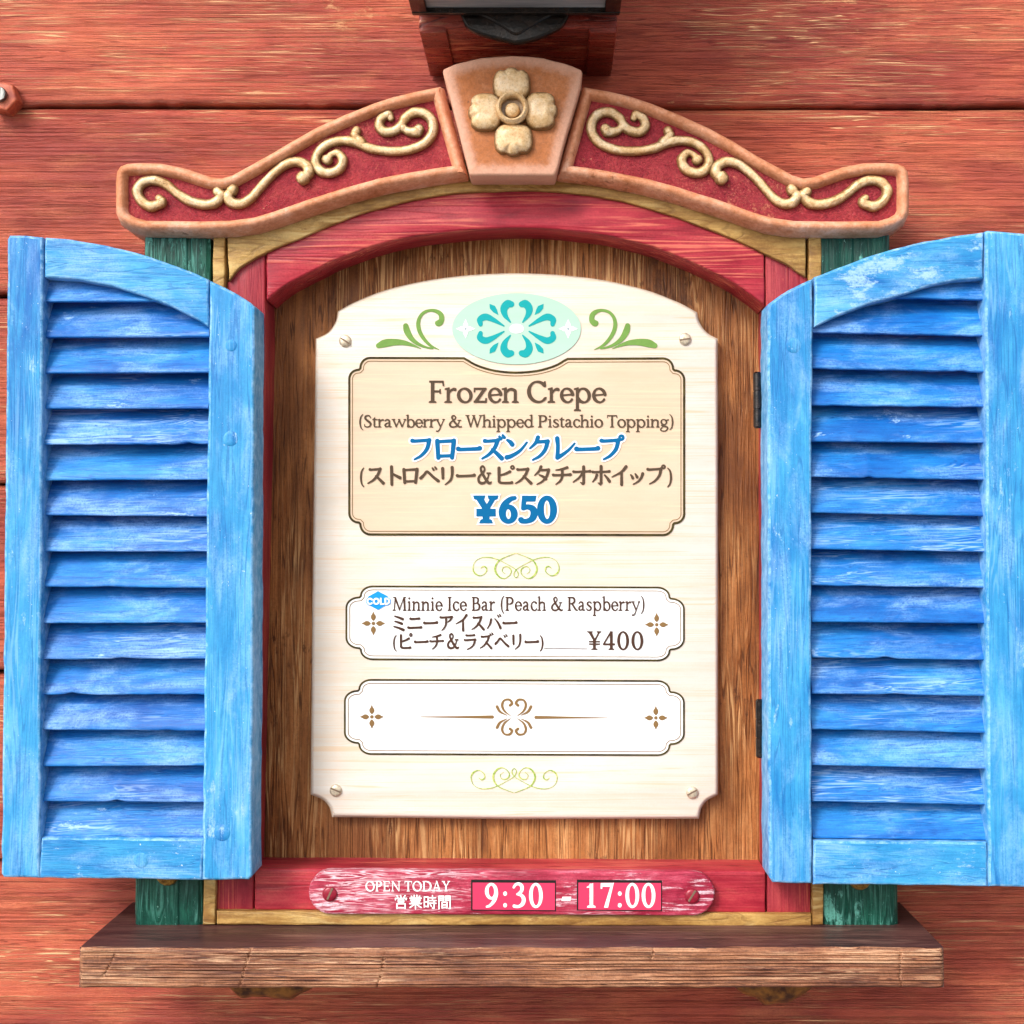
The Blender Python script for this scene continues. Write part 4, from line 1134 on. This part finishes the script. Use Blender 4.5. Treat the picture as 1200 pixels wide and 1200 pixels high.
# ================================================================== SHUTTERS
def shutter(side):
    left = side < 0
    if left:
        t = thing('louvred_shutter', 'blue louvred shutter hung on the left of the arched window', 'shutter', W(300, 1032, 0.13), 'blue louvred shutters')
        dfun = lambda x: 0.158 - (297 - x) * 0.000052
        stiles = [[(8.5, 280), (11, 275.5), (50, 277), (50.5, 300), (46.5, 1029), (4, 1028.5), (1, 1024), (3.5, 800)],
                  [(245.5, 328.5), (262, 336), (278, 345), (292, 354), (298, 359.5), (298.5, 380), (297, 700), (295, 1026), (291, 1031), (236.5, 1031.5), (240.5, 700)]]
        rail = [(52.5, 277.5)] + [tuple(p) for p in cat([(52.5, 277.5), (100, 283), (150, 294), (200, 309.5), (244, 327.5)], 6)] + [(244.5, 383.5)] + [tuple(p) for p in cat([(244.5, 383.5), (220, 369), (180, 351), (130, 335.5), (90, 328), (52.5, 324.5)], 6)]
        brail = [(47.8, 981), (238.5, 983), (236, 1031), (45.5, 1029.5)]
        xl, xr = 50, 243
        y0, pitch = 352.3, 41.9
        shift = lambda y: -(y - 352) / 628.0 * 5.5
        dy = lambda u: 0.0
    else:
        t = thing('louvred_shutter', 'blue louvred shutter on the right, its outer edge cut by the picture', 'shutter', W(900, 1035, 0.13), 'blue louvred shutters')
        dfun = lambda x: 0.156 + (x - 900) * 0.000055
        stiles = [[(952.5, 326), (935, 334), (915, 345.5), (900.5, 356), (899.5, 380), (900, 700), (901, 1028), (905, 1035), (951.8, 1036), (950.8, 700)],
                  [(1154.5, 271.5), (1158, 270), (1202, 273), (1205, 278), (1207, 700), (1211, 1034), (1207, 1040), (1158.5, 1039.5), (1156, 700)]]
        rail = [tuple(p) for p in cat([(954.5, 325), (1000, 307), (1050, 291), (1100, 280), (1152.5, 272)], 6)] + [tuple(p) for p in cat([(1153, 326.5), (1110, 330.5), (1060, 344.5), (1005, 361), (954.5, 383)], 6)]
        brail = [(953.5, 985.5), (1157, 987), (1157.5, 1039), (953.5, 1036.5)]
        xl, xr = 951.5, 1152
        y0, pitch = 346.8, 42.3
        shift = lambda y: 0.0 + (y - 346) / 640.0 * 3.0
        dy = lambda u: 3.0 * u
    for i, sp in enumerate(stiles):
        slab('stile', sp, 0, -0.05, M['blue_v'], t, bevel=3.2, step=9, wob=0.6, seed=50 + i + (0 if left else 10), dfun=dfun, attr=True)
    slab('top_rail', rail, 0, -0.048, M['blue_h'], t, bevel=2.6, step=8, wob=0.6, seed=61 + left, dfun=lambda x: dfun(x) - 0.0015, attr=True)
    slab('bottom_rail', brail, 0, -0.048, M['blue_h'], t, bevel=2.6, step=8, wob=0.6, seed=63 + left, dfun=lambda x: dfun(x) - 0.0015, attr=True)
    # louvre slats; none reaches higher than half way up behind the arched rail
    low = sorted(rail[27 if left else 25:], key=lambda p: p[0])
    lx_, ly_ = [p[0] for p in low], [p[1] for p in low]
    lim = lambda x: float(np.interp(x, lx_, ly_)) - 14
    for k in range(16):
        yb = y0 + pitch * k
        sd0 = 200 + k * 7 + (0 if left else 900)
        n = 44
        xa, xb = xl + shift(yb) - 2, xr + shift(yb) + 2
        V, Fc = [], []
        tw = random.uniform(-0.7, 0.7)
        chip = random.random() < 0.4
        cpos, cw, ch = random.uniform(0.2, 0.9), random.uniform(0.02, 0.09), random.uniform(0.8, 2.6)
        lean = random.uniform(-0.0012, 0.0012)
        amp = random.choice((0.1, 0.2, 0.4, 0.8))
        hgt = 0.050
        # profile of the slat (depth back from the front, height up), a cupped board with a rounded nose
        prof = [(0.0075, -0.0005), (0.0012, -0.0008), (0.0003, -0.0002), (0.0001, 0.0008), (0.0014, 0.0045), (0.0052, 0.012), (0.0100, 0.020), (0.0156, 0.029), (0.0225, 0.039), (0.0300, 0.047), (0.0335, 0.050),
                (0.0375, 0.0485), (0.030, 0.037), (0.022, 0.026), (0.014, 0.013), (0.0105, 0.004)]
        m = len(prof)
        for i in range(n + 1):
            u = i / n
            x = xa + (xb - xa) * u
            wv = float(vnoise(np.array([u * 14.0]), 1, sd0)[0]) * 0.55 + float(vnoise(np.array([u * 45.0]), 1, sd0 + 1)[0]) * 0.22
            cp = ch * math.exp(-((u - cpos) / cw) ** 2) if chip else 0
            y = yb + dy(u) + tw * (u - 0.5) * 2 + wv * amp - cp
            base = dfun(x) - 0.0085 + lean
            q = W(x, y, base)
            fl = 0.0006 * float(vnoise(np.array([u * 6.0]), 1, sd0 + 2)[0])
            for j, (pd, pz) in enumerate(prof):
                ridge = fl + 0.0004 * float(vnoise(np.array([pz * 420 + u * 2.5]), 1, sd0 + 3)[0]) if 3 < j < 10 else 0
                V.append((q.x, -(base - pd * 1.1 + ridge), min(q.z + pz, W(x, lim(x), base - pd).z)))
        for i in range(n):
            for j in range(m):
                j2 = (j + 1) % m
                Fc.append((i * m + j, i * m + j2, (i + 1) * m + j2, (i + 1) * m + j))
        Fc.append(tuple(range(m))); Fc.append(tuple(n * m + j for j in range(m)))
        # keep the topmost slat under the arched rail
        link('slat', V, Fc, M['slat'], t, sharp=55, origin=Vector(V[m * (n // 2)]))
    # wooden plugs over the joints
    plugs = [(271, 514, 9), (271.5, 405, 7), (261, 975.5, 10), (166, 1008, 9)] if left else [(930, 405, 9)]
    for (cx, cy, r) in plugs:
        d0 = dfun(cx)
        dd = d0 if cy < 1000 else d0 - 0.0015
        v, f = lathe_px(cx, cy, [(r, dd - 0.001), (r, dd + 0.0001), (r - 0.7, dd + 0.0005), (r * 0.5, dd + 0.0006)], 28)
        link('wood_plug', v, f, M['blue_v'], t, sharp=35)
    if not left:
        for ya, yb_ in ((436, 502), (819, 888)):
            zc0, zc1 = W(890, yb_, 0.105).z, W(890, ya, 0.105).z
            xc = W(889, 600, 0.108).x
            V, Fc = [], []
            segs = 14
            hs_ = [(0, 0.0028), (0.0015, 0.0046)]
            zs_ = [zc0, zc0 + 0.002] + [zc0 + (zc1 - zc0) * q for q in (0.33, 0.335, 0.345, 0.35, 0.65, 0.655, 0.665, 0.67)] + [zc1 - 0.002, zc1]
            rs_ = [0.003, 0.0048, 0.0048, 0.004, 0.004, 0.0048, 0.0048, 0.004, 0.004, 0.0048, 0.0048, 0.003]
            for z_, r_ in zip(zs_, rs_):
                for k in range(segs):
                    a = 2 * math.pi * k / segs
                    V.append((xc + r_ * math.cos(a), -0.106 + r_ * math.sin(a), z_))
            for i in range(len(zs_) - 1):
                for k in range(segs):
                    k2 = (k + 1) % segs
                    Fc.append((i * segs + k, i * segs + k2, (i + 1) * segs + k2, (i + 1) * segs + k))
            Fc.append(tuple(range(segs))); Fc.append(tuple((len(zs_) - 1) * segs + k for k in range(segs)))
            link('hinge', V, Fc, M['iron'], t, sharp=35)
    return t
shutter(-1)
shutter(1)

# ================================================================== MENU BOARD
sg = thing('menu_board', 'cream pine menu board with notched corners, frozen crepe and ice bar prices', 'sign', W(604, 960, 0.05))
bd = 0.060
top = [tuple(p) for p in cat([(396, 364.5), (420, 352), (462, 337), (525, 325), (604, 320), (684, 325), (747, 337), (790, 352), (817, 366)], 5)]
bo = top + [tuple(p) for p in cat([(817, 366), (820, 378), (829, 390), (841, 397)], 4)][1:] + [(841.5, 500), (841.5, 931)] + \
     [tuple(p) for p in cat([(841, 932), (829, 938), (822, 947), (819, 959.5)], 4)][1:] + [(605, 960), (389, 957.5)] + \
     [tuple(p) for p in cat([(389, 957.5), (386, 946), (378, 937), (364, 931)], 4)][1:] + [(366, 700), (370, 397)] + \
     [tuple(p) for p in cat([(370, 397), (384, 390), (393, 378), (396, 364.5)], 4)][1:-1]
be = slab('board_edge', bo, bd - 0.0045, 0.0425, M['board_edge'], sg, bevel=0.6, step=8, wob=0.12, rounds=2)
bface = inset(densify(bo, 8) if area(bo) > 0 else densify(bo[::-1], 8), 0.4)
slab('board_face', bface, bd, bd - 0.0043, M['board'], sg, bevel=4.2, step=30, wob=0.0, rounds=3)

def qarc(cx, cy, rx, ry, a0, a1, n=7):
    return [(cx + rx * math.cos(math.radians(a0 + (a1 - a0) * i / n)), cy + ry * math.sin(math.radians(a0 + (a1 - a0) * i / n))) for i in range(n + 1)]
def cartouche(x0, y0, x1, y1, a1, b1, a2, b2, tl=0.0, dip=None):
    """frame with double-lobed corners; angles in screen sense (y down)"""
    o = []
    # top-left: side lobe then top lobe
    o += qarc(x0 + a1, y0 + b2 + b1, a1, b1, 180, 270)
    o += qarc(x0 + a1 + a2 + 1, y0 + b2 - 1, a2, b2 - 1, 180, 270)
    if dip: o += dip
    o += qarc(x1 - a1 - a2 - 1, y0 + b2 - 1, a2, b2 - 1, 270, 360)
    o += qarc(x1 - a1, y0 + b2 + b1, a1, b1, 270, 360)
    o += qarc(x1 - a1, y1 - b2 - b1, a1, b1, 0, 90)
    o += qarc(x1 - a1 - a2 - 1, y1 - b2 + 1, a2, b2 - 1, 0, 90)
    o += qarc(x0 + a1 + a2 + 1, y1 - b2 + 1, a2, b2 - 1, 90, 180)
    o += qarc(x0 + a1, y1 - b2 - b1, a1, b1, 90, 180)
    return [(x, y + tl * (x - x0)) for x, y in o]
def ringline(name, poly, t0, t1, d, mat, parent):
    p = [np.array(q) for q in poly]
    A, B = inset(p, t0), inset(p, t1)
    n = len(p)
    V = [W(q[0], q[1], d) for q in A] + [W(q[0], q[1], d) for q in B]
    Fc = [(i, (i + 1) % n, n + (i + 1) % n, n + i) for i in range(n)]
    return link(name, V, Fc, mat, parent, sharp=0)
dip = [tuple(p) for p in cat([(544, 418.2), (548, 420.5), (560, 427), (580, 432.8), (605, 435), (630, 432.8), (650, 427), (661, 420.8), (665, 418.8)], 4)]
p1 = cartouche(408, 418, 803, 627.5, 12, 12, 13, 14, 0.002, dip)
p2 = cartouche(404.8, 686, 802.5, 773.5, 16, 13, 15, 13, 0.004)
p3 = cartouche(403, 795.5, 802.5, 884.5, 16, 13, 15, 13, 0.004)
for nm, pp, mt, lm, dk in (('crepe_panel', p1, M['tan_print'], M['olive'], 2.6), ('ice_bar_panel', p2, M['white_print'], M['olive'], 2.2), ('blank_panel', p3, M['white_print'], M['olive'], 2.2)):
    o = sheet(nm, [[(q[0], q[1]) for q in inset([np.array(z) for z in pp], 1.0)]], bd + 0.0004, mt, sg)
    ringline('border', pp, 0.0, dk, bd + 0.0008, lm, o)
    ringline('border_line', pp, 4.6, 5.5, bd + 0.0008, M['gold_ink'], o)
# oval and flower
def ell(cx, cy, rx, ry, n=64): return [(cx + rx * math.cos(2 * math.pi * i / n), cy + ry * math.sin(2 * math.pi * i / n)) for i in range(n)]
OX, OY = 605.3, 385.2
oval = sheet('mint_oval', [ell(OX, OY, 75.5, 41.8)], bd + 0.0010, M['mint'], sg)
fl = []
for sx in (1, -1):
    for sy in (1, -1):
        mp = lambda pts: [(OX + sx * (x - OX), OY + sy * (y - OY)) + tuple(r) for x, y, *r in pts]
        fl.append(('s', mp([(611.5, 356.5, 3.6), (616, 356.2, 4.6), (620, 361.5, 4.3), (618.8, 369, 3.0), (612.5, 377.5, 0.8)])))
        fl.append(('s', mp([(647.5, 380, 2.6), (648, 374.5, 3.6), (641.5, 371.3, 3.9), (632.5, 374.8, 2.8), (620, 382, 0.8)])))
        fl.append(('q', mp([(637, 356), (630.5, 358.5), (628.4, 362.6), (626.3, 369.3), (632.5, 366), (636.6, 361.5)])))
art('flower', fl, bd + 0.0014, M['teal'], oval)
sheet('oval_centre', [ell(OX, OY, 8.6, 5.6, 32)], bd + 0.0014, M['white_print'], oval)
def star4(cx, cy, R_, w0, gap): 
    pr = []
    for a in range(4):
        c_, s_ = math.cos(a * math.pi / 2), math.sin(a * math.pi / 2)
        pr.append(('s', [(cx + c_ * q, cy + s_ * q, r) for q, r in ((gap, w0 * 0.42), (gap + (R_ - gap) * 0.33, w0), (gap + (R_ - gap) * 0.62, w0 * 0.55), (R_, 0.25))]))
    return pr
for cx in (545.6, 665.8):
    art('sparkle', star4(cx, 385.3, 11, 2.9, 0.5), bd + 0.0014, M['white_print'], oval)
    sheet('sparkle_dot', [ell(cx, 385.3, 1.3, 1.3, 12)], bd + 0.0018, M['dot'], oval)
# green sprigs
vine = [[(443.5, 405, 3.0), (451, 402.3, 4.6), (461, 401, 4.0), (473, 401.6, 3.0), (483, 404.3, 1.7), (493.3, 408.6, 0.35)],
        [(475.5, 381.8, 3.1), (477, 388, 3.8), (482, 396.5, 3.0), (490, 403, 2.0), (499, 406.8, 1.3), (507, 408.5, 0.8)],
        [(510.6, 377, 0.6), (513.6, 378.8, 3.6), (517.3, 375.5, 3.2), (516.8, 369, 2.9), (512, 365, 2.3), (505, 363.6, 1.7), (497, 366, 1.8), (491.8, 372, 2.0), (490, 380, 2.4), (492, 389, 2.4), (497.5, 398, 2.1), (505, 405.2, 1.5), (514.6, 409.8, 0.35)]]
for mir in (0, 1):
    art('green_sprig', [('s', [((1211.0 - x) if mir else x, y, r) for x, y, r in q]) for q in vine], bd + 0.0006, M['green_ink'], sg)
# lime scrolls
sc1 = [(215, 240, .3), (245, 218, .7), (278, 240, .8), (270, 285, .5), (215, 320, .5), (160, 300, 1.0), (132, 250, .7), (150, 175, .35), (210, 130, .35), (300, 121, .6), (400, 145, .5), (500, 195, .35), (590, 250, .4), (622, 300, .4), (600, 340, .4), (572, 310, .4), (600, 250, .35)]
sc2 = [(480, 300, .3), (448, 270, .4), (460, 232, .4), (500, 222, .6), (542, 255, .8), (535, 305, .5), (480, 347, .5), (425, 338, .9), (382, 290, 1.1), (372, 230, 1.1), (410, 160, .8), (480, 120, .5), (590, 78, .35)]
for flip in (0, 1):
    pr = []
    for q in (sc1, sc2):
        for mir in (0, 1):
            pts = []
            for x, y, r in q:
                X_, Y_ = 540 + x / 9.23, 640 + y / 9.23
                if mir: X_ = 1209.4 - X_
                if flip: X_ -= 2.2; Y_ = 1577.5 - Y_
                pts.append((X_, Y_, r * 0.95))
            pr.append(('s', pts))
    art('lime_scroll', pr, bd + 0.0006, M['lime_ink'], sg, step=0.3)
# brown stars, dividing flourish
for cx, cy in ((437.5, 730.5), (769.5, 732), (435.7, 840), (768.5, 841.2)):
    art('bronze_star', star4(cx, cy, 13.6, 2.9, 4.4) + [('l', [(cx, cy, 2.0), (cx + 0.1, cy, 2.0)])], bd + 0.0010, M['gold_ink'], sg, step=0.35)
pr = [('l', [(493, 840, .35), (540, 840.2, 1.1), (577, 840.2, 1.9)]), ('l', [(711.5, 841.2, .35), (665, 840.8, 1.1), (628, 840.6, 1.9)])]
for sx in (1, -1):
    for sy in (1, -1):
        mp = lambda pts: [(602.3 + sx * (x - 602.3), 840.3 + sy * (y - 840.3), r) for x, y, r in pts]
        pr.append(('s', mp([(598.3, 838.8, .35), (591, 833, 1.2), (588.4, 826, 1.5), (591, 820.6, 1.2), (597, 820, 1.4), (600, 824, 1.5), (597.6, 826.6, 1.6)])))
        pr.append(('s', mp([(582.4, 828, 1.7), (586, 834, 1.4), (594, 838.3, .35)])))
art('flourish', pr, bd + 0.0010, M['gold_ink'], sg, step=0.35)
# lettering
td = bd + 0.0012
sheet('lettering', line('Frozen Crepe', 501.5, 710.5, 471.5, 35.8, off=13), td, M['ink'], sg)
sheet('lettering', line('(Strawberry & Whipped Pistachio Topping)', 419.5, 790.5, 500.6, 20.0, off=12), td, M['ink'], sg)
kan = [(c, 480.5 + 27.7 * i) for i, c in enumerate('\u30d5\u30ed\u30fc\u30ba\u30f3\u30af\u30ec\u30fc\u30d7')]
sheet('lettering_halo', kline([(c, x - 1.2) for c, x in kan], 539.5, 30, off=100), td, M['white_print'], sg)
sheet('lettering', kline([(c, x - 1.2) for c, x in kan], 539.5, 30, off=34), td + 0.0004, M['blue_ink'], sg)
kx = [430, 451.5, 470, 492.5, 513.5, 535, 560, 580.5, 603, 625, 647.5, 671, 693.5, 716.5, 735, 757]
kan = [('(', 420.5, 0.85)] + [(c, x - 1, 0.8 if c == '&' else 1.0) for c, x in zip('\u30b9\u30c8\u30ed\u30d9\u30ea\u30fc&\u30d4\u30b9\u30bf\u30c1\u30aa\u30db\u30a4\u30c3\u30d7', kx)] + [(')', 781.5, 0.95)]
sheet('lettering', kline(kan, 568.0, 23.6, off=22), td, M['ink'], sg)
pr650 = []
def price(off, step=12):
    o = []
    put('\u00a5', 557.5, 611.5, 0.046, 0.0415, off, o, step)
    for c, x in (('6', 584.5), ('5', 607.5), ('0', 630)):
        put(c, x, 611.5, 0.044, 0.0412, off, o, step)
    return o
sheet('price_halo', price(90), td, M['white_print'], sg)
sheet('price', price(46), td + 0.0004, M['blue_ink'], sg)
sheet('lettering', line('Minnie Ice Bar (Peach & Raspberry)', 459.5, 756.5, 715.5, 22.7, sx=0.80, off=14), td, M['ink2'], sg)
kan = [(c, 458.5 + 18.6 * i, 0.88) for i, c in enumerate('\u30df\u30cb\u30fc\u30a2\u30a4\u30b9\u30d0\u30fc')]
sheet('lettering', kline(kan, 739.0, 20.2, off=24), td, M['ink2'], sg)
kan = [('(', 459.5, 0.85)] + [(c, x, 0.8 if c == '&' else 0.87) for c, x in zip('\u30d4\u30fc\u30c1&\u30e9\u30ba\u30d9\u30ea\u30fc', (466, 485, 503, 523.5, 542.5, 561, 579.5, 597, 614.5))] + [(')', 632, 0.9)]
sheet('lettering', kline(kan, 761.0, 19.8, off=22), td, M['ink2'], sg)
sheet('leader_line', [[(637.5, 759.5), (688, 759.9), (688, 760.6), (637.5, 760.2)]], td, M['ink2'], sg)
sheet('price', line('\u00a5400', 688.5, 754.5, 761.3, 30.5, sx=1.0, off=10), td, M['ink2'], sg)
# COLD badge
hexp = [(443, 692.7), (454.5, 698.7), (454.5, 708), (443, 714.8), (431.5, 708.5), (431.5, 699)]
bdg = sheet('cold_badge', [hexp], td, M['badge_blue'], sg)
cold = [('s', [(12 + 4.6 * math.cos(math.radians(a)), 4.9 - 5.0 * math.sin(math.radians(a)), 1.35) for a in range(45, 320, 25)])]
Cc = ('s', [(433.6 + 2.9 * math.cos(math.radians(a)), 704.6 + 3.1 * math.sin(math.radians(a)), .95) for a in range(45, 330, 20)])
Oc = ('s', [(440.9 + 2.9 * math.cos(math.radians(a)), 704.6 + 3.1 * math.sin(math.radians(a)), .95) for a in range(0, 361, 20)])
Lc = ('l', [(446.2, 701.3, .95), (446.2, 707.8, .95), (449.4, 707.8, .95)])
Dc = ('l', [(451.6, 707.7, .95), (451.6, 701.4, .95), (453.6, 701.4, .95), (455.8, 703, .95), (455.8, 706.2, .95), (453.6, 707.7, .95), (451.6, 707.7, .95)])
art('badge_halo', [Cc, Oc, Lc, Dc], td + 0.0003, M['badge_blue'], bdg, off=0.9, step=0.3)
art('badge_lettering', [Cc, Oc, Lc, Dc], td + 0.0006, M['white_print'], bdg, off=0.05, step=0.3)
# screws
def screw(cx, cy, r, d, mat, parent, ang, slot=M['slot']):
    v, f = lathe_px(cx, cy, [(r, d), (r, d + 0.0012), (r * 0.93, d + 0.0021), (r * 0.7, d + 0.0028), (r * 0.3, d + 0.0031)], 26)
    o = link('screw', v, f, mat, parent, sharp=40)
    c_, s_ = math.cos(ang), math.sin(ang)
    L2, w2 = r * 0.86, r * 0.13
    pts = [(cx + c_ * a - s_ * b, cy + s_ * a + c_ * b) for a, b in ((-L2, -w2), (L2, -w2), (L2, w2), (-L2, w2))]
    V = [W(x, y, d + 0.0034) for x, y in pts] + [W(x, y, d + 0.0015) for x, y in pts]
    link('slot', V, [(0, 1, 2, 3), (0, 4, 5, 1), (1, 5, 6, 2), (2, 6, 7, 3), (3, 7, 4, 0)], slot, o, sharp=0)
for (x, y, a) in ((404.5, 399.5, 0.6), (802.8, 397.5, -0.15), (393.6, 926.3, 0.4), (811.3, 928.8, -0.5)):
    screw(x, y, 7.2, bd, M['screw'], sg, a, M['slot'])

# ================================================================== HOURS PLAQUE
hp = thing('hours_plaque', 'distressed red rounded plaque with white opening hours, screwed to the bottom rail', 'sign', W(600, 1073, 0.11))
pd = 0.112
def pill(x0, y0, x1, y1, tl):
    r = (y1 - y0) / 2
    o = qarc(x1 - r, (y0 + y1) / 2, r, r, -90, 90, 14) + qarc(x0 + r, (y0 + y1) / 2, r, r, 90, 270, 14)
    return [(x, y + tl * (x - x0)) for x, y in o]
slab('plaque_body', pill(361.5, 1019.5, 837.5, 1071.5, 0.004), pd, 0.101, M['plaque'], hp, bevel=2.2, step=7, wob=0.25, seed=9)
for (xa, xb, txt, tx0, tx1) in ((552, 651.5, '9:30', 567.5, 636.5), (676, 775.8, '17:00', 684, 768.5)):
    rc = sheet('card_recess', [[(xa, 1030.8), (xb, 1031.6), (xb, 1068), (xa, 1067)]], pd + 0.0003, M['recess'], hp)
    cdp = sheet('time_card', [[(xa + 1.8, 1034.2), (xb - 1.2, 1034.8), (xb - 1.2, 1066.6), (xa + 1.8, 1065.8)]], pd + 0.0007, M['pink_card'], hp)
    sheet('card_digits', line(txt, tx0, tx1, 1063, 39.5, sx=0.86, off=16), pd + 0.0011, M['white_print'], cdp)
sheet('dash', [[(659, 1050.8), (669.5, 1050.8), (668.5, 1055.8), (657.8, 1055.8)]], pd + 0.0006, M['white_print'], hp)
sheet('lettering', line('OPEN TODAY', 428, 527.5, 1044.4, 16.8, sx=0.86, off=14), pd + 0.0006, M['white_print'], hp)
sheet('lettering', kline([(c, 462 + 17.0 * i, 0.98) for i, c in enumerate('\u55b6\u696d\u6642\u9593')], 1064.6, 16.2, off=16), pd + 0.0006, M['white_print'], hp)
screw(386.5, 1047.5, 8.8, pd, M['screw_red'], hp, -1.15)
screw(811, 1050, 8.8, pd, M['screw_red'], hp, -1.0)
